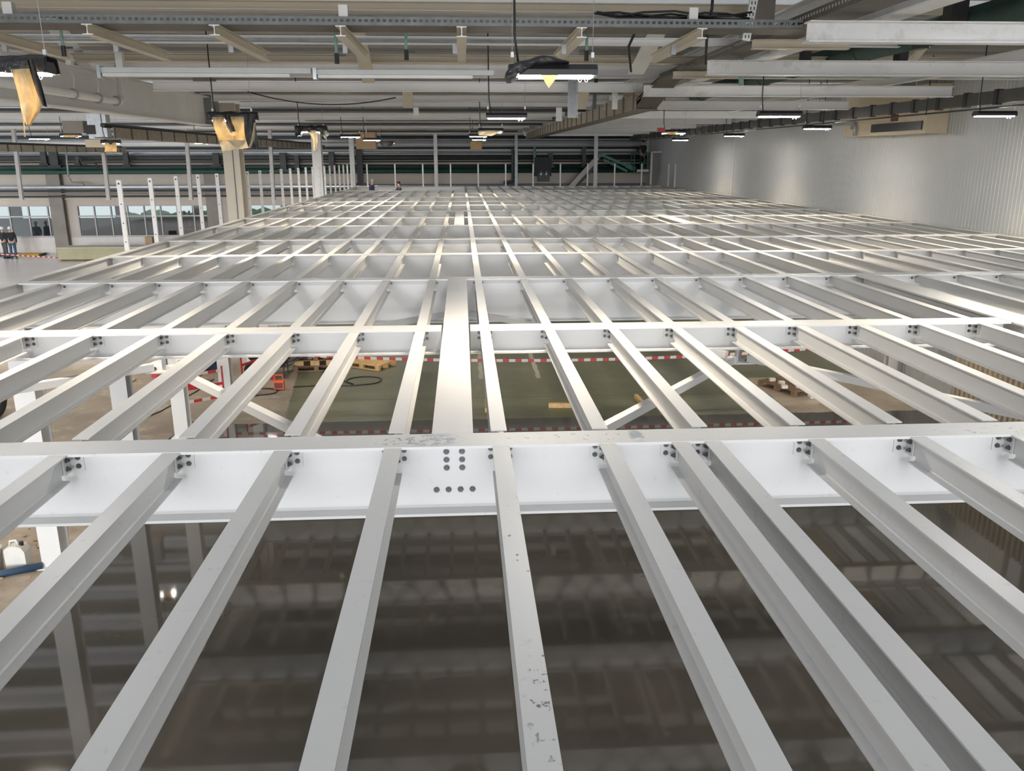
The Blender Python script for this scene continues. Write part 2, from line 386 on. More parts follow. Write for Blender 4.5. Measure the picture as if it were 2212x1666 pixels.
# far wall ----------------------------------------------------------
def zw(ypx, x=60): return atY(x, ypx, FARY).z
ZW = {k: zw(k) for k in (548, 512, 468, 443, 432)}
WT, WB, WM = 2.86, 1.02, 2.2
wins = [(-29.8, -23.2), (-22.6, -14.95), (-12.9, -7.6), (-6.9, -1.5)]
fw = MB()
fw.box(-30, WALLX, FARY, FARY + .25, 0, WB)
edges = [-30] + [e for w in wins for e in w] + [WALLX]
for i in range(0, len(edges), 2): fw.box(edges[i], edges[i + 1], FARY, FARY + .25, WB, WT)
fw.box(-30, WALLX, FARY, FARY + .25, WT, 5.35)
struct(fw.build('wall_far', 'farwall'))
struct(MB().box(-30, WALLX, FARY - .02, FARY - .003, 0.1, WB - .03).build('wall_far_band', 'farwall_low'))
struct(MB().box(-30, WALLX, FARY + .01, FARY + .25, 5.35, ROOFZ).build('wall_far_upper', 'lightsheet'))
for i, (xa, xb) in enumerate(wins):
    f = MB(); w = .07
    f.box(xa, xb, FARY - .03, FARY + .1, WT - w, WT); f.box(xa, xb, FARY - .03, FARY + .1, WB, WB + w)
    nn = max(2, round((xb - xa) / 1.02))
    for k in range(nn + 1):
        x = xa + (xb - xa) * k / nn
        f.box(x - w / 2, x + w / 2, FARY - .03, FARY + .1, WB + w, WT - w)
    f.box(xa, xb, FARY - .025, FARY + .09, WM - .03, WM + .05)
    fo = struct(f.build('window_%d' % (i + 1), 'frame'))
    for k in range(nn):
        x0 = xa + (xb - xa) * k / nn + w / 2; x1 = xa + (xb - xa) * (k + 1) / nn - w / 2
        for z0, z1 in ((WB + w, WM - .03), (WM + .05, WT - w)):
            MB().box(x0, x1, FARY + .02, FARY + .03, z0, z1).build('pane', 'glass', fo)
# hall beyond the windows
hb = MB(); hb.box(-55, WALLX, 59.5, 59.7, 0, 1.52); hb.box(-55, WALLX, 59.5, 59.7, 2.7, 5.5)
for x in (-38, -34, -30.6, -27.2, -23.6, -18.4, -16, -12.3, -8.6, -4, 1, 6): hb.box(x - .3, x + .3, 59.4, 59.75, 1.52, 2.7)
hb.box(-55, WALLX, FARY + .25, 59.7, 3.45, 3.6)
struct(hb.build('wall_beyond', 'dark_in'))
rk = empty('red_rack', (-16.9, 54, 0)); tag(rk, 'dark red rack seen through the second window band', 'rack')
f_ = MB()
for x in [-17.8 + .3 * k_ for k_ in range(7)]: f_.box(x - .03, x + .03, 53.9, 54.1, 0, 2.3)
f_.build('uprights', 'maroon', rk); MB().box(-17.85, -15.95, 53.8, 54.2, .5, 1.25).build('shelf_load', 'maroon', rk)
hg = MB()
for i in range(120):
    x = -46 + i * .42
    if x > -24.6: hg.ball((x, 62.5 + random.uniform(-.3, .3), random.uniform(.85, 1.15)), random.uniform(.62, .85), 8, 5, 1.1)
tag(hg.build('outside_hedge', 'hedge', smooth=True), 'blurred green hedge outside, behind the upper window panes', 'hedge', kind='stuff')
struct(MB().box(-30, WALLX, 62, 70, -.3, -.1).build('ground_outside', 'farwall_low'))
struct(MB().box(-30, -24.6, FARY - 1.0, FARY - .25, 0, .14).build('trim_2', 'kerb'))

# ================================================================== DECK
DT = 4.0
S = .6; OFF = -.408
BY = [4.435, 7.65, 10.93, 13.79, 16.47, 19.72, 22.42, 25.10, 28.06, 30.65, 33.6, 37.7, 40.8, 46.0]   # beam centrelines
SHALLOW = (1, 6)
XL, XR = -5.68, 10.92
GX = (-.08, 5.42)
BW = .22
beams = []
def cross_beam(i, x0, x1, label, depth, matname='paint'):
    o = MB().ibeam('x', x0, x1, BY[i], DT, depth, BW if i not in SHALLOW else .24, .016, .011).build('cross_beam', matname)
    return tag(o, label, 'beam', 'cross beams of the deck')
cross_beam(0, XL, XR, 'deep white cross beam nearest the camera, scuffed top, bolt heads in its middle', .42, 'paint_scuffed')
for i in range(1, 14):
    if i in SHALLOW:
        nm = 'second' if i == 1 else 'seventh'
        segs = [(XL, GX[0] - .135, 'left of the middle wide girder'), (GX[0] + .135, GX[1] - .135, 'between the two wide girders'), (GX[1] + .135, XR, 'right of the right-hand wide girder')]
        for a, c, t in segs:
            cross_beam(i, a, c, 'shallow warm-lit piece of the %s cross beam, %s' % (nm, t), .235)
    else:
        cross_beam(i, XL, XR, 'white cross beam, %s in line from the camera' % ORD[i + 1] if i < 13 else 'white cross beam along the far end of the deck', .58)
b0 = [o for o in COL.objects if o.name == 'cross_beam'][0]
def bolt_mesh(p, axis, r=.014, l=.016):
    mb = MB(); p = Vector(p); d = Vector(axis)
    mb.tube([p, p + d * .004], r * 1.45, 10); mb.tube([p + d * .004, p + d * (.004 + l)], r, 6)
    mb.tube([p + d * (.004 + l), p + d * (.012 + l)], r * .55, 6)
    return mb
webf = BY[0] - .0055
b1 = bolt_mesh((-.115, webf, 3.932), (0, -1, 0), .0125).build('bolt', 'bolt', b0)
pts = [(-.026, 3.932), (-.115, 3.883), (-.026, 3.883), (-.115, 3.834), (-.026, 3.834)] + [(-.176 + k * .069, 3.70) for k in range(4)]
for x, z in pts:
    c = b1.copy(); COL.objects.link(c); c.parent = b0; c.location = (x + .115, 0, z - 3.932)

# joists ------------------------------------------------------------
JH, JW = .155, .094
def spec(i): return .12 if i in SHALLOW else .11
joist_mesh = {}
n_ind = 0
rest = MB()
def cleat_parts(j, jx, i, fine):
    """angle cleats at the far end of a joist, on both sides of its web"""
    yw = BY[i] - .0055
    for sgn in (-1, 1):
        mb = MB()
        zt, zb = (3.978, 3.868) if fine < 2 else (3.972, 3.905)
        mb.box(jx + sgn * .004, jx + sgn * .085, yw - .008, yw - .0005, zb, zt)
        mb.box(jx + sgn * .004, jx + sgn * .012, yw - .085, yw - .0005, zb, zt)
        c = mb.build('cleat', 'paint', j)
        zz = (zt - .03, zb + .03) if fine < 2 else ((zt + zb) / 2,)
        first = None
        for z in zz:
            if fine <= 3: bolt_mesh((jx + sgn * .055, yw - .008, z), (0, -1, 0), .0105, .012).build('bolt', 'bolt', c)
            if fine <= 2: bolt_mesh((jx + sgn * .012, yw - .055, z), (sgn, 0, 0), .0105, .012).build('bolt', 'bolt', c)
ranges = {0: (-4, 8), 1: (-8, 11), 2: (-8, 17)}
for row in range(0, 14):
    i = row
    y1 = BY[i] - spec(i) - (.004 if row == 0 else .012)
    y0 = (BY[i - 1] + spec(i - 1) + (.05 if row == 1 else .012)) if row > 0 else -1.2
    ja, jb = ranges.get(row, (-8, 18))
    xs = [(k, OFF + k * S) for k in range(ja, jb + 1)]
    if row == 0: xs.append((99, 1.205))
    for k, x in xs:
        if k == 9 and row in (2, 3): pass
        if row >= 12 and k <= 0 and row == 13: continue
        if n_ind >= 300:
            rest.ibeam('y', y0, y1, x, DT - .003, JH, JW, .008, .0055, .004); continue
        n_ind += 1
        if row not in joist_mesh or k == 99:
            mb = MB().ibeam('y', y0, y1, x, DT - .003, JH, JW, .008, .0055)
            mb.box(x - .00275, x + .00275, y1 - .001, BY[i] - .02, DT - .125, DT - .03)
            if row > 0: mb.box(x - .00275, x + .00275, BY[i - 1] + .02, y0 + .001, DT - .125, DT - .03)
            o = mb.build('floor_joist', 'paint_scuffed' if row == 0 else 'paint', origin=(x, (y0 + y1) / 2, DT - .158))
            if k != 99: joist_mesh[row] = o
        else:
            o = joist_mesh[row].copy(); COL.objects.link(o); o.location = (x, (y0 + y1) / 2, DT - .158)
        rn = 'nearest row' if row == 0 else ORD[row + 1] + ' row from the camera'
        if k == 99: lb = 'extra white floor joist doubling the third right of the middle, nearest row'
        elif k <= 0: lb = 'white steel floor joist, %s left of the middle girder line, %s' % (ORD[1 - k], rn)
        else: lb = 'white steel floor joist, %s right of the middle girder line, %s' % (ORD[k], rn)
        tag(o, lb, 'joist', 'joists in the ' + rn)
        if row <= 2: pass
for o in [o for o in COL.objects if o.name.startswith('floor_joist')]:
    yc = o.location.y
    row = min(range(14), key=lambda r: abs((BY[r] - yc) - ((BY[r] - BY[r - 1]) / 2 if r else 2.85)) if True else 0)
    if yc < BY[0]: row = 0
    elif yc < BY[1]: row = 1
    elif yc < BY[2]: row = 2
    else: continue
    cleat_parts(o, o.location.x, row, row if row < 2 else 3)
if rest.v:
    tag(rest.build('distant_joist_lattice', 'paint'), 'fine lattice of white joists at the far end of the deck', 'joists', kind='stuff')

# wide girders, edge beams -------------------------------------------
gn = [('middle', GX[0]), ('right-hand', GX[1])]
for nm, gx in gn:
    for a, c, t in ((0, 2, 'near'), (5, 7, 'far')):
        o = MB().ibeam('y', BY[a] + .113, BY[c] - .113, gx, DT, .40, .24, .018, .012).build('wide_girder', 'paint_scuffed' if a == 0 else 'paint')
        tag(o, 'wide white girder along the deck, %s one, %s stretch' % (nm, t), 'girder', 'wide girders')
for nm, x, s in (('left', XL - .06, -1), ('right', XR + .05, 1)):
    o = MB().ibeam('y', 2.0 if s > 0 else 8.9, 46.1, x, DT, .24, .12, .012, .008).build('edge_beam', 'paint')
    tag(o, 'white edge beam along the %s side of the deck' % nm, 'beam', 'edge beams')
# horizontal bracing under the second row
ZB = 3.56
def brace(p0, p1, label):
    o = MB().bar((p0[0], p0[1], ZB), (p1[0], p1[1], ZB), .07, .07).build('brace_tube', 'paint')
    tag(o, label, 'brace', 'square tubes bracing the deck')
NL, NR = (-2.97, 8.1), (2.80, 8.08)
brace((-.28, 4.72), (NL[0] + .08, NL[1] - .1), 'white square brace tube below deck, left of the middle girder, near half')
brace((.12, 4.72), (NR[0] - .08, NR[1] - .1), 'white square brace tube below deck, right of the middle girder, over green floor')
brace((-5.5, 6.1), (NL[0] - .1, NL[1] - .05), 'white square brace tube running off to the left picture edge')
brace((5.2, 5.0), (NR[0] + .1, NR[1] - .05), 'white square brace tube running right towards the ribbed sheets')
brace((NL[0] + .08, NL[1] + .1), (-.22, 11.4 - .7), 'faint brace tube behind the second cross beam, left of middle')
brace((NR[0] - .08, NR[1] + .1), (.08, 11.4 - .7), 'faint brace tube behind the second cross beam, right of middle')
for (x, y), t in ((NL, 'left'), (NR, 'right')):
    r = empty('brace_node', (x, y, ZB - .06))
    tag(r, 'bolted white node plate joining the brace tubes, %s one' % t, 'plate', 'brace nodes')
    MB().box(x - .16, x + .16, y - .10, y + .10, ZB - .055, ZB - .04).build('gusset_plate', 'paint', r)
    MB().tube([(x, y, ZB - .04), (x, y, 3.77)], .03, 8).build('hanger', 'galv', r)
    for dx in (-.1, .1): bolt_mesh((x + dx, y, ZB - .04), (0, 0, 1)).build('bolt', 'bolt', r)

# columns below the deck ---------------------------------------------
for k, (i, t) in enumerate(((2, 'nearest, beside the white canister'), (3, 'second in the row'), (4, 'third, behind the red barrier'), (5, 'fourth, by the orange lamp'), (6, 'fifth in the row'), (7, 'sixth in the row'))):
    r = empty('deck_column', (-5.82, BY[i], 0))
    tag(r, 'white steel column under the left deck edge, ' + t, 'column', 'columns under the left edge')
    MB().hcol(-5.82, BY[i], .02, 3.76, .28, .27, .018, .011).build('shaft', 'paint', r)
    MB().box(-5.82 - .2, -5.82 + .2, BY[i] - .2, BY[i] + .2, 0, .02).build('base_plate', 'paint', r)
for i, t in ((2, 'near the ribbed beige sheets'), (4, 'further back along the wall')):
    r = empty('deck_column', (10.95, BY[i] + 3.5, 0))
    tag(r, 'white steel column by the right wall, ' + t, 'column', 'columns by the right wall')
    MB().hcol(10.95, BY[i] + 3.5, .02, 3.76, .24, .24, .016, .010).build('shaft', 'paint', r)
    MB().box(10.78, 11.12, BY[i] + 3.33, BY[i] + 3.67, 0, .02).build('base_plate', 'paint', r)

# guard rail posts ----------------------------------------------------
def rail_post(x, y, label, group, th=.045, holes=True, zb=3.62):
    r = empty('rail_post', (x, y, zb)); tag(r, label, 'post', group)
    w = .075
    MB().box(x - w / 2, x + w / 2, y - th / 2, y + th / 2, zb, 5.18).build('upright', 'paint', r)
    if holes:
        for z in (5.12, 4.78, 4.46, 4.14):
            MB().tube([(x, y - th / 2 - .002, z), (x, y - th / 2 + .004, z)], .017 if z > 5 else .011, 8).build('hole', 'black', r)
    return r
ys = [14.77 + 1.452 * k for k in range(0, 22)]
k = 0
lp = None
for y in ys:
    if abs(y - 22.03) < .3: continue
    k += 1
    if lp is None: lp = rail_post(-5.82, y, 'x', 'x')
    o = lp if k == 1 else dup(lp, loc=(-5.82, y, 3.62))
    o['label'] = 'thin white guard post with holes on the left deck edge, %s from the camera' % ORD[k]
    o['group'] = 'guard posts on the left edge'
fp = None
for k in range(11):
    x = -5.08 + k * 1.494
    o = (fp := rail_post(x, 46.12, 'x', 'x', .04, False, 3.98)) if fp is None else dup(fp, loc=(x, 46.12, 3.98))
    o['label'] = 'slim white guard post on the far deck edge, %s from the left' % ORD[k + 1]; o['group'] = 'guard posts on the far edge'
for k, y in enumerate((43.2, 44.6)):
    o = dup(fp, loc=(10.98, y, 3.98)); o['label'] = 'slim white guard post against the right wall, %s of the two' % ('nearer', 'farther')[k]; o['group'] = 'guard posts by the right wall'

# ================================================================== CEILING STEEL
def roof_beam(ypt, ypb, zb, x0, x1, label, w=.12, m='ceil_paint', tf=.012):
    Yb = Yat(ypb, zb)
    if Yb > 49: return Yb
    zt = atY(997, ypt, Yb).z
    o = MB().ibeam('x', x0, x1, Yb + w / 2, zt, max(zt - zb, .05), w, min(tf, (zt - zb) / 5), .008).build('roof_beam', m)
    tag(o, label, 'beam', 'beams under the roof'); return Yb
roof_beam(3, 24, 7.35, -12, WALLX, 'cream roof beam crossing the very top of the view', .16, 'cream')
YR = roof_beam(79, 96, 7.0, -14, 6.5, 'thin white roof rail with grey pipe, just beyond the perforated tray', .1)
roof_beam(118, 136, 7.0, -12, WALLX, 'dull grey roof beam behind the green pipe drops', .2, 'cream')
roof_beam(139, 167, 6.95, -24, WALLX, 'broad white roof beam behind the long white lighting trunk', .16)
roof_beam(178, 192, 6.95, -5.8, 4.2, 'bright white roof beam just above the sagging black cable', .14)
roof_beam(200, 205, 6.95, -6, 4.6, 'thin pale rail under the brown roof pipe', .06)
for k, (a, c) in enumerate(((213, 230), (236, 240), (245, 256), (262, 267), (270, 276), (281, 287), (291, 297), (301, 307))):
    roof_beam(a, c, 6.95, -30, 10.8, 'white roof beam in the receding far set, %s from the near side' % ORD[k + 1], .14)
Yp = 16.6; k = 0; nb_ = 0
KINDS = (('b', .17, 6.74, 'ceil_paint'), ('p', .05, 6.86, 'galv_dull'), ('b', .11, 6.96, 'cream'), ('b', .13, 6.80, 'ceil_paint'), ('p', .09, 6.96, 'col_dark'), ('b', .19, 6.92, 'ceil_paint'), ('p', .04, 6.80, 'darkpipe'), ('b', .10, 6.76, 'shade_grey'))  # tones and dark bars paint in lit flanges, shaded webs and gaps
ngap = 0
while Yp < 49.3:
    t_, h, zb, m_ = KINDS[k % len(KINDS)]; k += 1
    x0 = -5.7 if Yp < 23 else -29.5
    x1 = 3.2 + (0.35 * math.sin(k * 2.1))
    if t_ == 'b':
        nb_ += 1
        o = MB().ibeam('x', x0, x1, Yp, zb + h, h, .13, .012, .008).build('roof_beam', m_)
        tag(o, '%s light-and-shade cross beam hung low in the middle ceiling, %s of the far set' % ({'cream': 'cream', 'shade_grey': 'grey'}.get(m_, 'white'), ORD[nb_] if nb_ < len(ORD) else 'last'), 'beam', 'low beams in the middle ceiling')
    else:
        ngap += 1
        tag(MB().tube([(x0, Yp, zb), (x1, Yp, zb)], h / 2 + .02, 10).build('roof_pipe', m_, smooth=True), 'dark bar standing for the shaded gap between the low ceiling beams, %s of the far set' % ORD[ngap], 'pipe', 'shade bars between the low beams')
    Yp += (1.25, .9, 1.6)[k % 3]
# pipes along x
def xpipe(yp, Yd, r, x0, x1, m, name, label, cat='pipe', z=None, group=None):
    z = atY(60, yp, Yd).z if z is None else z
    o = MB().tube([(x0, Yd, z), (x1, Yd, z)], r, 12).build(name, m, smooth=True)
    tag(o, label, cat, group); return z
zg = atY(800, 87, YR - .1).z
xpipe(0, YR - .1, .024, -14, 1.45, 'galv_dull', 'conduit_pipe', 'dark grey pipe along the thin white roof rail', z=zg)
Yp = Yat(197, 7.02)
xpipe(0, Yp, .055, -6, 4.5, 'col_dark', 'roof_pipe', 'brown-grey pipe under the bright white roof beam', z=atY(900, 197, Yp).z)

# perforated tray across the view
def perf_tray(axis, a0, a1, c, z, w, h, label, step=.06):
    r = empty('cable_tray', ((a0 + a1) / 2, c, z) if axis == 'x' else (c, (a0 + a1) / 2, z))
    tag(r, label, 'cable tray', 'perforated cable trays')
    bt = MB(); sd = MB()
    def B(mb, u0, u1, v0, v1, z0, z1):
        if axis == 'x': mb.box(u0, u1, v0, v1, z0, z1)
        else: mb.box(v0, v1, u0, u1, z0, z1)
    B(bt, a0, a1, c - w / 2, c + w / 2, z, z + .006)
    for s in (-1, 1):
        v0, v1 = c + s * w / 2 - .0015, c + s * w / 2 + .0015
        B(sd, a0, a1, v0, v1, z + .006, z + h * .42); B(sd, a0, a1, v0, v1, z + h * .72, z + h)
        u = a0
        while u < a1 - step * .4:
            B(sd, u, u + step * .42, v0, v1, z + h * .42, z + h * .72); u += step
    bt.build('tray_floor', 'tray', r); sd.build('side_rail', 'tray_grey' if axis == 'x' else 'tray', r)
    return r
YT = 8.9
zt_ = atY(1000, 58, YT).z
perf_tray('x', -10.5, 3.5, YT + .2, zt_, .44, .085, 'long perforated grey tray crossing the ceiling left to right')
# short H stubs hanging under the tray
stub = None
for k, px in enumerate((-80, 187, 462, 735, 997, 1257, 1518)):
    x = atY(px, 52, YT - .05).x
    if stub is None:
        mb = MB().ibeam('y', YT - .05, 11.1, x, zt_ - .002, .10, .10, .008, .006)
        stub = mb.build('tray_bracket', 'cream', origin=(x, YT, zt_ - .1)); o = stub
        MB().ibeam('y', YT - .056, YT - .05, x, zt_ - .002, .10, .10, .011, .008).build('end_face', 'helmet', stub)
        MB().box(x - .10, x - .05, 9.7, 9.74, zt_ - .16, zt_ - .06).build('side_clip', 'galv_dull', stub)
    else:
        o = dup(stub, loc=(x, YT, zt_ - .1))
    tag(o, 'short white H-section bracket under the perforated tray, %s from the left' % ORD[k + 1], 'bracket', 'brackets under the cross tray')
for k, px in enumerate((742, 1497, 20)):
    p = atY(px, 30, YT + .05)
    tag(MB().box(p.x - .045, p.x + .045, YT + .02, YT + .1, zt_ + .085, zt_ + .20).build('junction_box', 'helmet'), 'small white junction box on the perforated tray, %s' % ('left of centre', 'by the mint green pipe', 'at the far left')[k], 'box', 'junction boxes')
# mint pipe drops with black valves
def drop(px, y0, y1, label, Yd=10.0):
    p = atY(px, y0, Yd); q = atY(px, y1, Yd)
    r = empty('pipe_drop', (p.x, Yd, q.z)); tag(r, label, 'pipe', 'mint green pipe drops')
    MB().tube([(p.x, Yd, p.z + .03), (p.x, Yd, q.z + .10)], .017, 8).build('riser', 'mint', r, True)
    v = MB(); v.tube([(p.x, Yd, q.z + .11), (p.x, Yd, q.z)], .026, 8); v.bar((p.x, Yd, q.z + .09), (p.x + .10, Yd, q.z + .09), .02, .02)
    v.build('valve', 'black', r)
drop(130, 55, 122, 'mint green pipe drop at the far left, near the girder')
drop(724, 62, 138, 'mint green pipe drop left of centre, longest of the row')
drop(876, 62, 130, 'mint green pipe drop near the centre of the ceiling')
drop(1268, 66, 132, 'mint green pipe drop right of the hanging lamp cable')
YE = 12.0; pa = atY(1470, 36, YE); pb = atY(1603, 32, YE); pc = atY(1601, 185, YE)
pts = [(pa.x, YE, pb.z), (pb.x - .08, YE, pb.z), (pb.x - .02, YE, pb.z - .02), (pb.x, YE, pb.z - .08), (pc.x, YE, pc.z)]
tag(MB().tube(pts, .034, 10).build('elbow_pipe', 'mint', smooth=True), 'mint green pipe with an elbow, turning down at the tray end', 'pipe')
cb = MB()
for k in range(5):
    x0 = atY(1290, 30, YT).x; xx = [x0 + t * 1.6 for t in (0, .15, .3, .5, .7, .85, 1)]
    cb.tube([(x, YT + .05 + .05 * k, zt_ + .10 + random.uniform(0, .07)) for x in xx], .011, 6)
tag(cb.build('cable_bundle', 'black', smooth=True), 'tangle of black cables lying on the right end of the perforated tray', 'cables')

# long white lighting trunk
Yl = 12.6
def trunk(px0, px1, ya, yb, Yd, label, m='lightsheet'):
    p = atY(px0, yb, Yd); q = atY(px1, yb, Yd); t = atY((px0 + px1) / 2, ya, Yd); bq = atY((px0 + px1) / 2, yb, Yd)
    r = empty('lighting_trunk', ((p.x + q.x) / 2, Yd, bq.z)); tag(r, label, 'trunking')
    MB().box(p.x, q.x, Yd, Yd + .12, bq.z + (t.z - bq.z) * .42, t.z).build('trunk_body', m, r)
    MB().box(p.x + .05, q.x - .3, Yd - .02, Yd + .1, bq.z, bq.z + (t.z - bq.z) * .38).build('cover_strip', 'helmet', r)
    MB().box(p.x - .02, p.x + .03, Yd - .03, Yd + .13, bq.z - .02, t.z + .02).build('end_cap', 'galv', r)
trunk(215, 672, 146, 166, Yl, 'long white trunking ending over the left girder')
trunk(680, 1066, 151, 169, Yl, 'white trunking with a thin grey strip, behind the central lamp')
# inclined cream braces in the roof
def rbrace(pt, pb, Yt, Ybm, w, label, m='cream'):
    p = atY(*pt, Yt); q = atY(*pb, Ybm)
    o = MB().bar(p, q, w, .10, up=(1, 0, 0)).build('roof_brace', m)
    # widen across x
    o.data.transform(Matrix.Identity(4))
    tag(o, label, 'brace', 'sloping roof braces')
def rplate(pt, pb, Yt, Ybm, w, label, m='cream', d=.12):
    p = atY(*pt, Yt); q = atY(*pb, Ybm); mb = MB()
    vs = []
    for c in (p, q):
        for sx, sy in ((-1, -1), (1, -1), (1, 1), (-1, 1)): vs.append((c.x + sx * w / 2, c.y + sy * d / 2, c.z))
    mb.add(vs, [(0, 1, 2, 3), (7, 6, 5, 4), (0, 4, 5, 1), (1, 5, 6, 2), (2, 6, 7, 3), (3, 7, 4, 0)])
    tag(mb.build('roof_brace', m), label, 'brace', 'sloping roof braces')
rplate((774, 72), (797, 179), 12.6, 14.6, .20, 'flat cream brace sloping down left of the central lamp')
rplate((108, 40), (183, 146), 13.2, 14.8, .26, 'flat cream brace sloping down to the left girder', 'ceil_paint')
rplate((1425, 60), (1373, 160), 12.8, 14.5, .26, 'flat cream brace sloping down behind the bent tray', 'ceil_paint')
rplate((880, 198), (882, 233), 17.6, 18.2, .20, 'short cream plate hanging below the brown roof pipe')
rplate((1262, 198), (1254, 236), 17.6, 18.2, .20, 'short cream plate right of the grey mesh duct')
rplate((898, 232), (900, 250), 20, 20, .12, 'little white strut behind the sagging cable', 'ceil_paint')
# white up-stands between roof and girder
for px, y0, y1, Yd, w, t in ((90, 105, 128, 13.6, .15, 'far left, above the girder'), (254, 112, 146, 13.6, .10, 'over the white pipe bend'), (145, 118, 140, 13.6, .08, 'behind the mint valve'), (1208, 232, 262, 24, .16, 'white, right of the second lamp'), (1330, 180, 236, 17.5, .10, 'slender white, behind the bent tray'), (1650, 15, 90, 10.5, .28, 'broad brown one beside the slotted channel')):
    p = atY(px, y0, Yd); q = atY(px, y1, Yd)
    tag(MB().box(p.x - w / 2, p.x + w / 2, Yd, Yd + .1, q.z, ROOFZ - .1 if y0 < 60 else p.z).build('roof_strut', 'ceil_paint' if px != 1650 else 'col_dark'), 'short upright roof strut, ' + t, 'strut', 'upright roof struts')

# left girder with hung pipe and its columns -------------------------
gx = -6.35
r = empty('roof_girder', (gx, 14.5, 6.3)); tag(r, 'big cream girder on the left running away to the cream column', 'girder')
MB().ibeam('y', 6.0, 21.9, gx, 6.99, .68, .32, .022, .014).build('girder_body', 'ceil_paint', r)
MB().box(gx - .2, gx + .2, 21.9, 22.5, 6.3, 7.45).build('end_plate', 'grey_box', r)
xs_ = gx + .3
pz = 6.42
za = atX(95, 197, xs_); zb_ = atX(262, 222, xs_)
pr = empty('drain_pipe', (xs_, 14, zb_.z)); tag(pr, 'white drain pipe with an elbow hung along the left girder', 'pipe')
zp = atX(180, 207, xs_); ye = atX(262, 215, xs_).y
MB().tube([(xs_, 6.2, zp.z), (xs_, ye - .1, zp.z), (xs_, ye, zp.z + .04), (xs_, ye + .04, zp.z + .14), (xs_, ye + .04, 7.35)], .062, 12).build('pipe_run', 'helmet', pr, True)
for yy in (ye - 1.9, ye - 1.0, ye - .25):
    MB().tube([(xs_ + .075 * math.cos(a), yy, zp.z + .075 * math.sin(a)) for a in [2 * PI * t / 12 for t in range(13)]], .014, 6).build('pipe_clip', 'galv_dull', pr)
    MB().tube([(xs_ + .02, yy, zp.z + .07), (xs_ + .05, yy - .02, zp.z + .25), (xs_, yy - .05, zp.z + .36), (xs_ - .12, yy - .05, zp.z + .36)], .008, 6).build('hook', 'helmet', pr, True)
def big_column(x, y, w, h, z1, label, m='col_cream'):
    r = empty('hall_column', (x, y, 0)); tag(r, label, 'column', 'hall columns on the left')
    MB().hcol(x, y, .03, z1, w, h, .035, .02).build('shaft', m, r)
    MB().box(x - w / 2 - .05, x + w / 2 + .05, y - h / 2 - .05, y + h / 2 + .05, 0, .03).build('base_plate', m, r)
    return r
c1 = big_column(-6.02, 23.0, .42, .50, 6.9, 'broad cream column standing beside the left deck edge')
MB().box(-6.02 + .04, -6.02 + .055, 22.735, 22.75, 3.7, 6.2).build('cover_seam', 'black', c1)
big_column(-6.25, 37.6, .40, .42, 6.9, 'white hall column farther along the left deck edge', 'paint')
big_column(-6.10, 48.2, .26, .26, 6.9, 'slender white hall column at the far left deck corner', 'paint')
def slim_col(px, yt, yb, Yd, label, w=.2, m='paint'):
    p = atY(px, yt, Yd)
    r = empty('hall_column', (p.x, Yd, 0)); tag(r, label, 'column', 'far hall columns')
    MB().hcol(p.x, Yd, .02, 6.9, w, w, .016, .010).build('shaft', m, r)
    MB().box(p.x - .2, p.x + .2, Yd - .2, Yd + .2, 0, .02).build('base_plate', m, r)
    return p.x
xa = slim_col(941, 330, 400, 48.2, 'slender white column behind the far deck edge, left of centre')
xb = slim_col(1287, 330, 400, 48.2, 'white column behind the far edge, beside the lift boom')
xc = slim_col(1115, 330, 400, 48.6, 'grey column behind the far edge, with dark pipes', .16, 'galv_dull')
tag(MB().box(xa - .45, xa + .45, 48.0, 48.4, 6.9, 7.05).build('column_head', 'ceil_paint'), 'white head plate on top of the far column left of centre', 'plate')

# right-hand steel: girder, hung beams, trays, pipe -------------------
GXR = 4.25
o = MB().ibeam('y', 3.0, 30, GXR, 7.35, .50, .26, .02, .012).build('roof_girder', 'ceil_paint')
tag(o, 'big pale girder running away on the right, above the hung white beams', 'girder')
HY = [8.23, 11.54, 15.56, 19.8, 24.3, 28.5, 32.8, 37, 41, 45]
for k, y in enumerate(HY):
    x1 = 13 if False else (11.1 if k < 2 else 9.1)
    o = MB().ibeam('x', 3.32, x1, y + .08, 6.79, .19, .16, .012, .008).build('hung_beam', 'ceil_paint')
    tag(o, 'white hung beam in the right-hand ceiling set, %s from the camera' % ORD[k + 1], 'beam', 'hung beams on the right')
    tag(MB().tube([(8.4, y + .08, 6.79), (8.4, y + .08, ROOFZ - .15)], .02, 6).build('hanger_rod', 'galv'), 'steel hanger rod over hung beam, %s from the camera' % ORD[k + 1], 'rod', 'hanger rods on the right')
    if k < 9:
        ym = (y + HY[k + 1]) / 2 + .1
        tag(MB().ibeam('x', 3.36, 4.5, ym, 6.84, .10, .10, .009, .006).build('support_arm', 'cream'), 'short cream support arm between hung beams, %s from the camera' % ORD[k + 1], 'beam', 'short arms on the right')
        tag(MB().ibeam('x', 4.5, 9.0, ym + .6, 7.05, .09, .09, .008, .006).build('upper_rail', 'ceil_paint'), 'thin upper white rail above the hung beams, %s from the camera' % ORD[k + 1], 'rail', 'upper rails on the right')
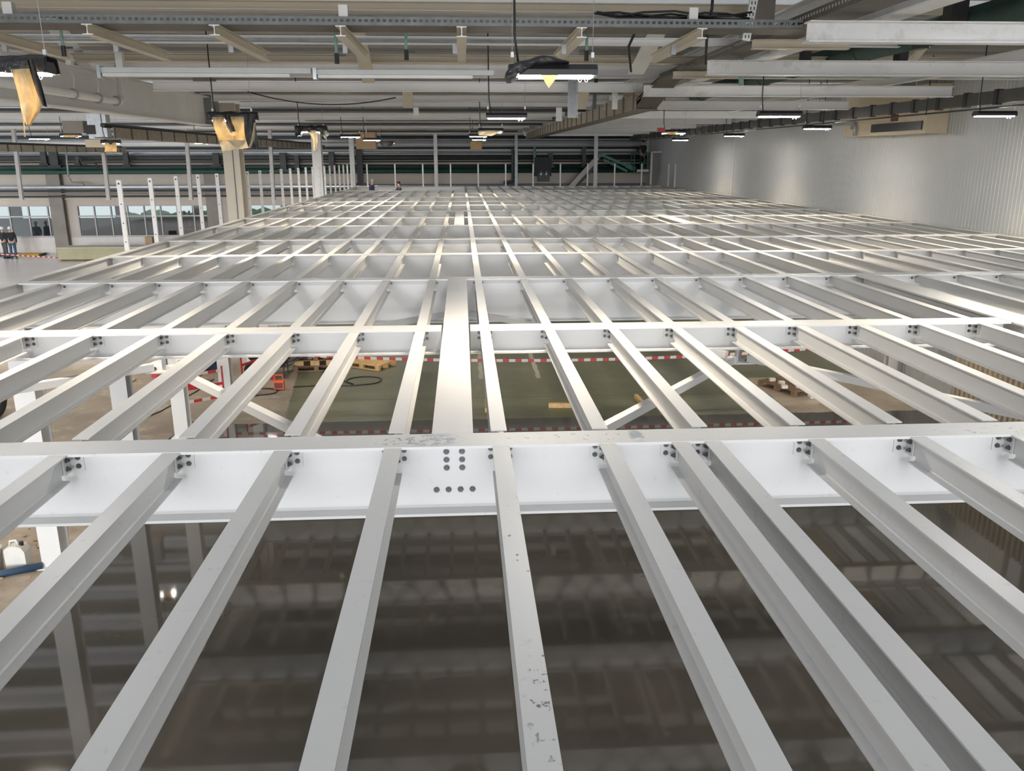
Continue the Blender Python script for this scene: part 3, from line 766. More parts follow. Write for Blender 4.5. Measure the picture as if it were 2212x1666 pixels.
# tray along y with the jog
tr = perf_tray('y', 3.5, 15.3, 3.72, 6.86, .40, .10, 'brown perforated tray running away along the hung beam ends, near stretch', .07)
tr2 = empty('cable_tray', (3.55, 30, 6.42)); tag(tr2, 'dusty boxed tray continuing into the distance after the bend', 'cable tray')
MB().box(3.35, 3.75, 16.4, 44, 6.42, 6.43).build('tray_floor', 'tray', tr2)
MB().box(3.33, 3.35, 16.4, 44, 6.42, 6.70).build('side_rail', 'tray_pale', tr2); MB().box(3.75, 3.77, 16.4, 44, 6.42, 6.70).build('side_rail', 'tray_pale', tr2)
b2_ = MB(); yy = 16.5
while yy < 44: b2_.box(3.31, 3.33, yy, yy + .07, 6.40, 6.72); yy += 1.02
b2_.build('joint_bands', 'tray', tr2)['kind'] = 'stuff'
jg = MB()
p1, p2 = Vector((3.72, 15.3, 6.90)), Vector((3.55, 16.4, 6.46))
vs = []
for c in (p1, p2):
    for sx, dz in ((-.2, -.02), (.2, -.02), (.2, .01), (-.2, .01)): vs.append((c.x + sx, c.y, c.z + dz))
jg.add(vs, [(0, 1, 2, 3), (7, 6, 5, 4), (0, 4, 5, 1), (1, 5, 6, 2), (2, 6, 7, 3), (3, 7, 4, 0)])
jr = jg.build('tray_bend', 'tray'); tag(jr, 'slanting bent piece of tray dropping between the two tray levels', 'cable tray')
mb = MB()
for k in range(7): mb.tube([(3.62 + .05 * k, 14.9, 6.99), (3.66 + .05 * k, 15.5, 7.0 + .01 * k), (3.5 + .05 * k, 16.2, 6.78), (3.42 + .05 * k, 16.8, 6.60)], .012, 6)
tag(mb.build('cable_bundle', 'black', smooth=True), 'black cables bending down over the tray bend', 'cables')
# slotted channel and loose black cable
p = atY(1628, 0, 9.2); q = atY(1611, 88, 9.2)
sl = MB(); n_ = 16
top_ = Vector((p.x, 9.2, ROOFZ - .1)); 
dirv = (q - p).normalized()
L_ = (q - top_).length
sr = empty('slotted_channel', q); tag(sr, 'white slotted steel channel hanging down to the brown tray', 'channel')
MB().bar(q, q - dirv * (ROOFZ - q.z), .085, .03, up=(0, 1, 0)).build('channel_body', 'helmet', sr)
s2 = MB()
for k in range(14):
    for dx in (-.018, .018):
        c = q - dirv * (.04 + .055 * k) + Vector((dx, -.017, 0))
        s2.box(c.x - .005, c.x + .005, c.y - .002, c.y + .002, c.z - .016, c.z + .016)
s2.build('slots', 'black', sr)
p0, p1, p2 = atY(1538, 18, 9.3), atY(1527, 80, 9.4), atY(1524, 138, 9.6)
tag(MB().tube([(p0.x, 9.3, p0.z + .2), p0, (p0 + p1) / 2 + Vector((-.01, 0, 0)), p1, p2], .016, 8).build('loose_cable', 'black', smooth=True), 'thick black cable hanging loose beside the slotted channel', 'cable')
p0, p1, p2 = atY(1372, 70, 10.5), atY(1358, 100, 10.6), atY(1363, 155, 10.8)
tag(MB().tube([p0, p1, p2], .016, 8).build('loose_cable', 'black', smooth=True), 'black cable dropping to the tray bend', 'cable')
# big dark green pipe over the hung beams
za1 = atz(2212, 45, 7.12); zb1 = atz(1560, 172, 7.12)
xg = 6.2
pr = empty('process_pipe', (xg, 20, 6.95)); tag(pr, 'thick dirty dark green pipe lying above the hung beams on the right', 'pipe')
MB().tube([(xg, 6, 7.12), (xg, 40, 7.12)], .17, 16).build('pipe_run', 'darkgreen', pr, True)
for yy in (9.0, 13.2, 17.5, 22):
    MB().tube([(xg + .18 * math.cos(a), yy, 7.12 + .18 * math.sin(a)) for a in [2 * PI * t / 14 for t in range(15)]], .018, 6).build('pipe_clamp', 'darkpipe', pr)
for k, (px, py, Yd, w, h) in enumerate(((2075, 20, 10.2, .20, .34), (1745, 122, 13.5, .12, .16), (1998, 93, 11.0, .12, .12), (1953, 122, 13.2, .14, .18))):
    p = atY(px, py, Yd)
    tag(MB().box(p.x - w / 2, p.x + w / 2, Yd, Yd + .2, p.z - h / 2, p.z + h / 2).build('pipe_block', 'black'), 'black block between pipe and hung beams, %s' % ('by the upper right corner', 'left of the thick pipe', 'small one above the white brace', 'below the thick pipe')[k], 'block', 'black blocks on the right')
p = atY(1965, 118, 12.6); q = atY(2000, 98, 12.9)
rplate((2000, 96), (1968, 134), 12.2, 12.6, .10, 'small cream strut under the thick green pipe')
o = MB().ibeam('y', 8.0, 26, 8.1, 7.02, .18, .14, .012, .008).build('roof_girder', 'ceil_paint'); tag(o, 'slimmer pale girder running away above the hung beams, far right', 'girder')
# black busbar along the right wall
br = empty('busbar_trunking', (9.45, 26, 6.42)); tag(br, 'long black busbar trunking running away beside the right wall', 'trunking')
MB().box(9.41, 9.49, 9, 47.5, 6.44, 6.66).build('bar_body', 'busbar', br)
rb = MB(); y = 9.2
while y < 47.4:
    rb.box(9.39, 9.51, y, y + .10, 6.42, 6.68); y += .92
ro = rb.build('joint_bands', 'black', br); ro['kind'] = 'stuff'
MB().tube([(9.40, 9, 6.37), (9.40, 47.5, 6.37)], .018, 6).build('lower_pipe', 'darkpipe', br)
for k in range(7):
    y = 12 + 4.9 * k
    tag(MB().tube([(9.36, y, 6.34), (9.36, y, ROOFZ - .18)], .010, 6).build('hanger_rod', 'black'), 'thin black rod holding the busbar, %s from the camera' % ORD[k + 1], 'rod', 'busbar rods')
# cream heater unit on the right wall
ac = empty('wall_unit', (10.9, 21.8, 6.05)); tag(ac, 'cream air unit box high on the right wall with a dark slot', 'air unit')
MB().box(10.72, WALLX - .01, 19.3, 23.6, 6.06, 7.15).build('casing', 'cream_box', ac)
MB().box(10.69, 10.72, 19.45, 21.9, 6.14, 6.34).build('air_slot', 'black', ac)
MB().box(10.705, 10.72, 20.6, 20.95, 6.38, 6.54).build('sign_plate', 'maroon', ac)
MB().box(10.70, 10.72, 22.9, 23.1, 6.25, 6.36).build('badge', 'col_dark', ac)
MB().tube([(10.62, 24.0, 6.42), (10.62, 22.9, 6.42), (10.62, 22.7, 6.38), (10.62, 22.65, 6.28), (10.62, 22.65, 6.08)], .05, 10).build('bent_pipe', 'galv_dull', ac, True)

# left-hand trays and far left clutter --------------------------------
def ladder_tray(x, y0, y1, z, h, label, m='tray'):
    r = empty('cable_ladder', (x, (y0 + y1) / 2, z)); tag(r, label, 'cable tray', 'trays on the left')
    MB().box(x - .2, x + .2, y0, y1, z, z + .02).build('tray_floor', m, r)
    MB().box(x + .2, x + .22, y0, y1, z, z + h).build('side_rail', 'tray_pale', r)
    rb = MB(); y = y0
    while y < y1: rb.box(x + .22, x + .235, y, y + .06, z - .01, z + h + .01); y += .95
    rb.build('joint_bands', 'darkpipe', r)['kind'] = 'stuff'
    MB().tube([(x, y0, z + h + .04), (x, y1, z + h + .04)], .05, 8).build('cables', 'black', r)
ladder_tray(-7.6, 18.8, 47, 5.95, .22, 'brown boxed cable tray running away behind the cream column')
ladder_tray(-17, 28, 44, 5.78, .24, 'brown cable tray far off at the left picture edge')
ct = empty('control_cabinet', tuple(atY(215, 285, 24) - Vector((0, 0, .4)))); tag(ct, 'grey control box with dark gauges hanging at left under the girder', 'cabinet')
p = atY(213, 300, 24); w = .55
MB().box(p.x - .25, p.x + .25, 24, 24.3, p.z, p.z + .65).build('casing', 'galv', ct)
MB().box(p.x - .3, p.x - .05, 23.98, 24.0, p.z + .12, p.z + .36).build('gauge_panel', 'black', ct)
MB().box(p.x - .35, p.x + .3, 23.95, 24.35, p.z - .22, p.z - .02).build('lower_tray', 'cream_box', ct)
p = atY(155, 275, 24)
tag(MB().box(p.x - .25, p.x + .3, 24, 24.3, p.z - .15, p.z + .17).build('switch_box', 'col_dark'), 'dark brown switch box left of the grey control box', 'box')
# hangers on the far left
for k, (px, pxb) in enumerate(((34, 47), (222, 235), (405, 413), (585, 591))):
    p = atY(px, 310, 42)
    q = atY(pxb, 431, 42)
    r = empty('drop_post', (q.x, 42, q.z)); tag(r, 'pale steel drop post hanging from the roof on the left, %s from the left' % ORD[k + 1], 'post', 'drop posts')
    MB().ibeam('y', 41.9, 42.1, 0, .2, .2, .2, .02, .02)
    MB().bar(q, p + Vector((0, 0, .9)), .16, .16, up=(0, 1, 0)).build('shaft', 'frame', r)
    MB().box(q.x - .11, q.x + .11, 41.9, 42.1, q.z - .02, q.z).build('end_plate', 'paint', r)
zt2 = atY(200, 312, 42).z
tag(MB().ibeam('x', -30, -7.8, 42, zt2 + .1, .18, .12, .01, .008).build('roof_beam', 'ceil_paint'), 'white roof beam carrying the four drop posts on the left', 'beam')
# far wall pipes
def zf(yp): return atY(60, yp, 50.3).z
pl = [(297, .09, 'darkpipe', 'black pipe near the top of the far wall', -30), (305, .05, 'silver', 'thin silver pipe near the top of the far wall', -30), (313, .11, 'lightsheet', 'white pipe near the top of the far wall', -30), (321, .06, 'darkpipe', 'thin black pipe high on the far wall', -30), (331, .06, 'silver', 'thin silver pipe high on the far wall', -30), (342, .15, 'darkpipe', 'thick black pipe across the far wall', -30), (351, .04, 'darkpipe', 'thin dark pipe under the thick black one', -30),
      (362, .12, 'darkgreen', 'dark green pipe across the far wall', -30), (372, .13, 'greenpipe', 'brighter green pipe under the dark green one', -30), (405, .12, 'silver', 'shiny silver pipe low on the far wall', -30),
      (413, .06, 'darkpipe', 'black pipe right below the silver one', -30), (419, .05, 'col_dark', 'thin brown pipe above the wall ledge', -30), (425, .05, 'darkpipe', 'thin black pipe just above the wall ledge', -30)]
for yp, r_, m_, lb, x0 in pl:
    xpipe(yp, 50.3, r_, x0, 11.0 if yp != 406 else -5.9, m_, 'wall_pipe', lb, group='pipes along the far wall')
struct(MB().box(-30, WALLX, FARY - .14, FARY - .003, zf(433), zf(429)).build('trim_3', 'cream'))
struct(MB().box(-30, WALLX, 50.55, FARY - .003, 5.32, 5.46).build('trim_4', 'farwall'))
# vertical brackets and columns on the far wall
for k, px in enumerate((130, 465)):
    p = atY(px, 480, FARY - .3)
    tag(MB().hcol(p.x, FARY - .25, 0, 5.3, .75, .45, .12, .2).build('wall_pier', 'col_dark'), 'brown pier on the far window wall, %s' % ('left, between two window bands', 'partly behind the cream column')[k], 'pier', 'window wall piers')
for k, (px, ya, yb, w) in enumerate(((92, 328, 358, .3), (113, 322, 362, .45), (166, 338, 358, .2), (270, 327, 360, .28), (465, 330, 360, .35), (610, 330, 370, .35), (640, 335, 372, .25), (715, 328, 370, .3), (775, 320, 400, .35), (1108, 320, 400, .18), (1190, 330, 362, .25), (1262, 318, 362, .22))):
    p = atY(px, ya, 49.9); q = atY(px, yb, 49.9)
    r = empty('pipe_bracket', (p.x, 49.9, q.z)); tag(r, 'dark bracket holding the far wall pipes, %s from the left' % ORD[k + 1], 'bracket', 'far pipe brackets')
    MB().box(p.x - w / 2, p.x + w / 2, 49.85, 50.05, q.z, p.z).build('upright', 'darkpipe', r)
    MB().box(p.x - w * .8, p.x + w * .8, 49.8, 50.05, q.z, q.z + .12).build('shoe', 'black', r)
def kink(pts, Yd, r_, m_, label, name='wall_pipe'):
    tag(MB().tube([atY(x, y, Yd) for x, y in pts], r_, 8).build(name, m_, smooth=True), label, 'pipe', 'small pipe runs')
kink([(172, 340), (178, 351), (205, 352), (212, 362)], 49.7, .07, 'darkpipe', 'kinked dark pipe between the two left drop posts')
kink([(142, 322), (148, 382)], 47, .05, 'galv_dull', 'thin grey pipe hanging left of the kinked pipe')
kink([(150, 385), (155, 394), (178, 395), (182, 400)], 49.7, .05, 'col_dark', 'small brown pipe offset on the beige far wall')
kink([(1113, 325), (1113, 388), (1100, 394), (1088, 394)], 49.4, .10, 'darkpipe', 'black pipe dropping with a bend, right of centre')
kink([(1155, 318), (1155, 372)], 49.2, .08, 'mint', 'greenish grey pipe dropping left of the dark machine')
# dark machine on the far wall
p = atY(1168, 360, 49)
mr_ = empty('wall_machine', (p.x, 49, 4.0)); tag(mr_, 'dark pump unit on the far wall behind the guard posts', 'machine')
a_, b_ = atY(1155, 340, 49), atY(1190, 392, 49)
MB().box(a_.x, b_.x, 48.8, 49.6, b_.z + .3, a_.z).build('housing', 'dark_in', mr_)
MB().box(a_.x + .2, b_.x - .1, 48.7, 49.3, b_.z, b_.z + .5).build('lower_body', 'darkpipe', mr_)
for dx in (.35, .65): MB().tube([(a_.x + dx, 48.65, b_.z + .25), (a_.x + dx, 48.65, b_.z + .6)], .10, 10).build('filter_bowl', 'galv', mr_, True)
# cardboard-coloured box under the roof and a grey duct
p, q = atY(768, 286, 36), atY(812, 322, 36)
bx = empty('brown_box', ((p.x + q.x) / 2, 36, q.z)); tag(bx, 'square brown box hung high behind the left lamps', 'box')
MB().box(p.x, q.x, 36, 36.7, q.z, p.z).build('box_body', 'carton', bx)
MB().tube([((p.x + q.x) / 2, 36.3, p.z), ((p.x + q.x) / 2, 36.3, ROOFZ - .15)], .02, 6).build('hanger', 'galv', bx)
p, q = atY(1016, 306, 40), atY(1041, 322, 40)
bx = empty('brown_box', ((p.x + q.x) / 2, 40, q.z)); tag(bx, 'small pale cardboard-like panel hung below the central lamps', 'panel')
MB().box(p.x, q.x, 40, 40.12, q.z, p.z).build('box_body', 'wood', bx)
MB().tube([((p.x + q.x) / 2, 40.05, p.z), ((p.x + q.x) / 2, 40.05, ROOFZ - .15)], .012, 6).build('hanger', 'black', bx)
p, q = atY(1228, 175, 15.5), atY(1247, 248, 15.5)
du = empty('mesh_riser', ((p.x + q.x) / 2, 15.5, q.z)); tag(du, 'grey wire mesh cable riser right of the central lamp', 'cable tray')
g = MB(); xw = (q.x - p.x)
for k in range(7): g.box(p.x + xw * k / 6 - .006, p.x + xw * k / 6 + .006, 15.5, 15.512, q.z - .05, 7.4)
for k in range(28): g.box(p.x, q.x, 15.5, 15.512, q.z + k * .035, q.z + k * .035 + .008)
g.build('wire_mesh', 'galv_dull', du); MB().box(p.x + .01, q.x - .01, 15.53, 15.58, q.z - .05, 7.4).build('cables', 'galv_dull', du)
p, q = atY(1290, 178, 17), atY(1283, 236, 17)
tag(MB().bar(q, Vector((p.x, 17, 7.4)), .07, .03, up=(0, 1, 0)).build('slotted_channel', 'darkpipe'), 'dark slotted channel behind the lamp hooks', 'channel')
# sagging cable
pts = []
for t in range(13):
    u = t / 12
    x = 535 + (855 - 535) * u; y = 198 + 28 * (1 - (2 * u - 1.15) ** 2 / 1.32)
    pts.append(atY(x, y, 16.2))
tag(MB().tube(pts, .012, 6).build('sagging_cable', 'black', smooth=True), 'thin black cable sagging across the ceiling left of centre', 'cable')

# ================================================================== LAMPS
def lamp(x, y, z, w, label, cable=True):
    r = empty('ceiling_lamp', (x, y, z)); tag(r, label, 'lamp', 'hanging lamps')
    d = .20
    prof = [(-d / 2, z + .012), (d / 2, z + .012), (d / 2, z + .055), (d / 2 - .035, z + .095), (-d / 2 + .035, z + .095), (-d / 2, z + .055)]
    MB().prism([(u + y, v) for u, v in prof], 'x', x - w / 2, x + w / 2).build('housing', 'black', r)
    MB().box(x - w / 2 + .035, x + w / 2 - .035, y - d / 2 + .02, y + d / 2 - .02, z - .004, z + .012).build('lens', 'lens', r)
    for s in (-1, 1):
        MB().tube([(x + s * (w / 2 - .03), y, z + .095), (x + s * (w / 2 - .03), y, ROOFZ - .16)], .003, 5).build('wire', 'galv_dull', r)
        MB().box(x + s * (w / 2 - .03) - .012, x + s * (w / 2 - .03) + .012, y - .012, y + .012, z + .15, z + .19).build('wire_grip', 'helmet', r)
    if cable:
        MB().tube([(x - w / 2 + .08, y, z + .095), (x - w / 2 + .05, y, z + .30), (x - w / 2 + .04, y, ROOFZ - .16)], .009, 6).build('cable', 'black', r, True)
    for s in (0, .05):
        MB().tube([(x + w / 2 - .08 - s + .012 * math.cos(a), y - .02, z - .018 + .018 * math.sin(a)) for a in [2 * PI * t / 10 for t in range(11)]], .003, 5).build('hook', 'black', r)
    ld = bpy.data.lights.new('lamp_glow', 'AREA'); ld.shape = 'RECTANGLE'; ld.size = w - .08; ld.size_y = .14; ld.color = (1.0, .80, .53); ld.energy = LAMP_W; ld.spread = math.radians(115)
    lo = bpy.data.objects.new('lamp_glow', ld); COL.objects.link(lo); lo.parent = r; lo.location = (0, 0, -.006)
    return r
LAMP_W = 27
def lpos(px, py, Yd): 
    p = atY(px, py, Yd); return p.x, p.z
x, z = lpos(1193, 168, 6.95)
lamp(x, 6.95, z, .70, 'hanging black lamp nearest the camera, half covered by black foil')
LX1, LZ1 = x, z
x, z = lpos(1094, 257, 13.95); lamp(x, 13.95, z, .66, 'uncovered black lamp in the middle, second of its row')
x, z = lpos(1060, 286, 21.2); lamp(x, 21.2, z, .62, 'middle lamp with a torn bright foil skirt, third of its row'); LX3, LZ3 = x, z
x, z = lpos(1033, 296, 28.3); lamp(x, 28.3, z, .62, 'small far lamp low in the middle row, fourth of its row')
x, z = lpos(1035, 303, 35.5); lamp(x, 35.5, z, .62, 'tiny dark lamp over the pale panel, last of the middle row')
x, z = lpos(1683, 253, 14.1); lamp(x, 14.1, z, .72, 'uncovered black lamp in front of the right wall, beside the busbar')
x, z = lpos(1455, 289, 21.3); lamp(x, 21.3, z, .62, 'right lamp with a bright foil rag and a red end'); LX4, LZ4 = x, z
x, z = lpos(1700, 272, 21.0); lamp(10.0, 14.2 + 7, z, .66, 'lamp partly hidden behind the busbar by the right wall') if False else None
x, z = lpos(2148, 252, 14.9); lamp(x, 14.9, z, .72, 'black lamp by the right wall near the picture edge'); LX5, LZ5 = x, z
x, z = lpos(1765, 279, 21.5); lamp(x, 21.5, z, .70, 'low black lamp before the right wall, left of the air unit')
x, z = lpos(20, 162, 7.2); lamp(x, 7.2, z, .66, 'lamp at the left picture edge with a long hanging foil tail'); LX6, LZ6 = x, z
x, z = lpos(503, 262, 13.9); lamp(x, 13.9, z, .66, 'lamp wrapped in a glowing foil bag in front of the cream column'); LX7, LZ7 = x, z
x, z = lpos(672, 286, 21.2); lamp(x, 21.2, z, .66, 'lamp with ragged black foil right of the cream column'); LX8, LZ8 = x, z
x, z = lpos(757, 297, 28.3); lamp(x, 28.3, z, .66, 'small lamp just left of the square brown box')
x, z = lpos(803, 304, 30.0); lamp(x, 30.0, z, .62, 'small lamp below the square brown box with a loose rag'); LX9, LZ9 = x, z
x, z = lpos(240, 311, 20.5); lamp(x, 20.5, z, .40, 'small lamp in a glowing square foil bag, far left'); LX10, LZ10 = x, z
x, z = lpos(85, 301, 28); lamp(x, 28, z, .62, 'thin lit lamp far left, below the foil tail')
x, z = lpos(153, 295, 27); lamp(x, 27, z, .60, 'lamp far left with an orange lit foil edge')
x, z = lpos(437, 310, 34); lamp(x, 34, z, .60, 'lamp with a red top edge left of the foil bag')
FURTHER = ((-12.8, 14.0, 'unseen, out to the left beyond the girder'), (-12.8, 21.0, 'second one out to the left beyond the girder'), (-17.3, 21.0, 'unseen, far out over the pale floor at left'), (-17.3, 28.0, 'unseen, over the pale floor in front of the window wall'), (-21.8, 28.0, 'unseen, farthest out over the pale floor'), (-21.8, 35.0, 'unseen, over the floor near the two helmeted people'), (5.2, 7.0, 'right of the nearest lamp, outside the frame'), (9.8, 7.4, 'near the right wall above the upper right corner'), (-8.3, 13.9, 'behind the left girder'), (-8.3, 6.9, 'far left of the nearest lamps'),  # first six hang unseen on the lamp grid, added to light the pale floor
  (-3.6, 42.5, 'tiny one over the two workers'), (9.2, 28.5, 'small one beside the right wall panel joint'), (9.2, 35.6, 'tiny one beside the far right wall'), (-8.3, 34, 'small one beyond the cream column'))
for x, y, t in FURTHER: lamp(x, y, 6.2, .68, 'black hanging lamp, ' + t)

# foil covers ------------------------------------------------------------
def drape(name, m, x0, x1, y0, y1, ztop, zlo, label, seed, nx=14, nz=8, th=.008, lump=.02, holes=None):
    rnd = random.Random(seed)
    vs = []; fs = []
    for j in range(nz + 1):
        for i in range(nx + 1):
            u, v = i / nx, j / nz
            a = v * 2 - 1
            yy = (y0 + y1) / 2 + (y1 - y0) / 2 * max(-1, min(1, a * 1.6))
            h = ztop - max(0, abs(a) - .55) / .45 * (ztop - zlo(u, a))
            vs.append((x0 + (x1 - x0) * u + rnd.uniform(-lump, lump) * .5, yy + rnd.uniform(-lump, lump), h + rnd.uniform(-lump, lump)))
    for j in range(nz):
        for i in range(nx):
            if holes and holes(i / nx, j / nz * 2 - 1): continue
            fs.append((j * (nx + 1) + i, j * (nx + 1) + i + 1, (j + 1) * (nx + 1) + i + 1, (j + 1) * (nx + 1) + i))
    o = MB().add(vs, fs).build(name, m)
    ss = o.modifiers.new('smooth', 'SUBSURF'); ss.levels = 1; ss.render_levels = 1; ss.boundary_smooth = 'PRESERVE_CORNERS'
    so = o.modifiers.new('thick', 'SOLIDIFY'); so.thickness = th
    tag(o, label, 'foil', 'foil covers on lamps')
    return o
# nearest lamp: black foil bunched over the left half
rnd = random.Random(21)
prof_ = [(1090, 160, 176), (1097, 146, 180), (1110, 133, 176), (1128, 128, 164), (1140, 131, 152), (1152, 127, 150), (1164, 120, 147), (1180, 118, 143), (1197, 123, 142), (1212, 129, 141), (1230, 135, 140)]
vs = []; fs = []; nq = 12
for px, ya, yb in prof_:
    a_, b_ = atY(px, ya, 6.95), atY(px, yb, 6.95); cz, hz = (a_.z + b_.z) / 2, (a_.z - b_.z) / 2
    for q_ in range(nq):
        t = 2 * PI * q_ / nq; jr_ = 1 + rnd.uniform(-.28, .28)
        vs.append((a_.x + rnd.uniform(-.012, .012), 6.95 + .125 * math.cos(t) * jr_, cz + hz * math.sin(t) * jr_))
for i_ in range(len(prof_) - 1):
    for q_ in range(nq): fs.append((i_ * nq + q_, i_ * nq + (q_ + 1) % nq, (i_ + 1) * nq + (q_ + 1) % nq, (i_ + 1) * nq + q_))
fs += [tuple(range(nq)), tuple(range((len(prof_) - 1) * nq, len(prof_) * nq))]
o = MB().add(vs, fs).build('foil_bunch', 'black_foil'); ss = o.modifiers.new('s', 'SUBSURF'); ss.levels = 1; ss.render_levels = 1
tag(o, 'crumpled black foil heap on top of the nearest lamp', 'foil')
mb = MB(); tip = Vector((LX1 - .035, 6.86, LZ1 - .085))
mb.add([(LX1 - .10, 6.87, LZ1 + .012), (LX1 + .04, 6.87, LZ1 + .012), tip, (LX1 - .10, 6.86, LZ1 + .012), (LX1 + .04, 6.86, LZ1 + .012), tip + Vector((0, -.008, 0))], [(0, 1, 2), (5, 4, 3), (0, 3, 4, 1), (1, 4, 5, 2), (2, 5, 3, 0)])
tag(mb.build('foil_scrap', 'gold_foil'), 'pointed golden foil scrap under the nearest lamp', 'foil')
# left edge lamp: cover and a long tail
drape('foil_cover', 'black_foil', LX6 - .3, LX6 + .34, 7.08, 7.32, LZ6 + .14, lambda u, a: LZ6 + .02, 'black foil hood over the lamp at the left picture edge', 5, lump=.02)
def sheet(pts_l, pts_r, Yd, m, name, label, dy=.05, edge=None, seed=1):
    rnd = random.Random(seed); n_ = len(pts_l); cols = 6; vs = []; fs = []
    for j in range(n_):
        for i in range(cols + 1):
            u = i / cols
            px = pts_l[j][0] * (1 - u) + pts_r[j][0] * u; py = pts_l[j][1] * (1 - u) + pts_r[j][1] * u
            p_ = atY(px, py, Yd + dy * math.sin(u * 7 + j * .9) * .6 + rnd.uniform(-.012, .012))
            vs.append(p_)
    for j in range(n_ - 1):
        for i in range(cols): fs.append((j * (cols + 1) + i, j * (cols + 1) + i + 1, (j + 1) * (cols + 1) + i + 1, (j + 1) * (cols + 1) + i))
    o = MB().add(vs, fs).build(name, m)
    ss = o.modifiers.new('smooth', 'SUBSURF'); ss.levels = 1; ss.render_levels = 1; ss.boundary_smooth = 'PRESERVE_CORNERS'
    so = o.modifiers.new('thick', 'SOLIDIFY'); so.thickness = .004
    tag(o, label, 'foil', 'foil covers on lamps'); return o
sheet([(23, 150), (36, 190), (45, 225), (48, 250), (58, 270)], [(62, 148), (80, 190), (90, 225), (92, 235), (64, 274)], 7.03, 'gold_foil', 'foil_tail', 'long golden foil tail hanging from the left edge lamp', seed=2)
sheet([(58, 130), (70, 170), (82, 205), (92, 228)], [(68, 128), (86, 170), (96, 205), (102, 232)], 7.01, 'black_foil', 'foil_strip', 'black foil strip along the right side of the golden tail', seed=3)
tag(MB().tube([atY(50, 245, 7.08), atY(52, 275, 7.08), atY(54, 296, 7.08)], .006, 6).build('foil_string', 'gold_foil'), 'thin twisted foil string below the golden tail', 'foil')
# wrapped lamp in front of the cream column
yw = 13.72
drape('foil_cover', 'black_foil', LX7 - .36, LX7 + .38, 13.76, 14.04, LZ7 + .14, lambda u, a: LZ7 + .02, 'black foil hood on the wrapped lamp by the cream column', 8, lump=.018)
sheet([(458, 253), (461, 275), (470, 295), (474, 306)], [(486, 252), (486, 275), (505, 295), (530, 306)], yw, 'gold_foil', 'foil_sheet', 'golden foil panel, left pane of the glowing bag', seed=4)
sheet([(494, 252), (496, 270), (503, 284), (506, 306)], [(528, 252), (528, 270), (530, 284), (532, 306)], yw - .01, 'gold_foil', 'foil_sheet', 'golden foil panel, right pane of the glowing bag', seed=5)
sheet([(484, 250), (490, 270), (500, 284)], [(496, 250), (502, 270), (512, 285)], yw - .03, 'black_foil', 'foil_strip', 'black foil strip between the two golden panes', seed=6)
sheet([(527, 246), (527, 275), (530, 300), (537, 318)], [(551, 246), (552, 275), (556, 300), (560, 322)], yw - .03, 'black_foil', 'foil_strip', 'black foil flap on the right of the glowing bag', seed=7)
sheet([(472, 303), (476, 315), (480, 327)], [(533, 303), (540, 315), (545, 319)], yw - .02, 'white_foil', 'foil_hem', 'bright crumpled foil hem at the bottom of the bag', seed=8)
sheet([(545, 268), (542, 290), (536, 318)], [(553, 262), (551, 295), (549, 316)], yw - .05, 'white_foil', 'foil_lining', 'pale foil lining showing beside the black flap', seed=9)
# third-row lamp with rags
drape('foil_cover', 'black_foil', LX8 - .36, LX8 + .38, 21.04, 21.36, LZ8 + .15, lambda u, a: LZ8 - (.10 if u < .2 or u > .85 else -.03), 'ragged black foil over the lamp right of the cream column', 11, lump=.035)
sheet([(660, 282), (676, 294), (676, 310), (678, 326)], [(682, 282), (686, 294), (686, 310), (684, 326)], 21.02, 'white_foil', 'foil_rag', 'pale foil rag hanging from the ragged lamp', seed=12)
sheet([(696, 284), (700, 296)], [(702, 280), (706, 304)], 21.02, 'white_foil', 'foil_rag', 'small bright rag on the right end of the ragged lamp', seed=13)
sheet([(1033, 284), (1034, 292)], [(1084, 283), (1062, 294)], 21.05, 'white_foil', 'foil_skirt', 'torn bright foil skirt under the third middle lamp', seed=14)
sheet([(1438, 285), (1440, 290)], [(1466, 284), (1458, 291)], 21.15, 'gold_foil', 'foil_rag', 'crumpled bright foil under the right red-ended lamp', seed=15)
p = atY(1428, 281, 21.2); tag(MB().box(p.x - .08, p.x + .08, 21.1, 21.3, p.z - .04, p.z + .05).build('end_marker', 'red'), 'red end piece on the right lamp before the busbar', 'marker')
sheet([(226, 308), (226, 328)], [(252, 308), (252, 328)], 20.3, 'gold_foil', 'foil_sheet', 'golden square foil bag on the small far left lamp', seed=16)
sheet([(222, 303), (236, 309), (238, 312)], [(256, 303), (243, 309), (240, 312)], 20.27, 'black_foil', 'foil_strip', 'black notched foil top of the small far left bag', seed=17)
sheet([(820, 306), (824, 316)], [(852, 308), (846, 315)], 29.9, 'black_foil', 'foil_rag', 'dark foil rag sticking out right of the brown box', seed=18)
sheet([(136, 291), (136, 296)], [(170, 292), (170, 297)], 26.85, 'gold_foil', 'foil_edge', 'orange lit foil edge on a far left lamp', seed=19)
p, q = atY(430, 307, 33.85), atY(453, 310, 33.85)
tag(MB().box(p.x, q.x, 33.8, 33.85, q.z, p.z + .03).build('end_marker', 'red'), 'red strip on a lamp left of the glowing bag', 'marker')

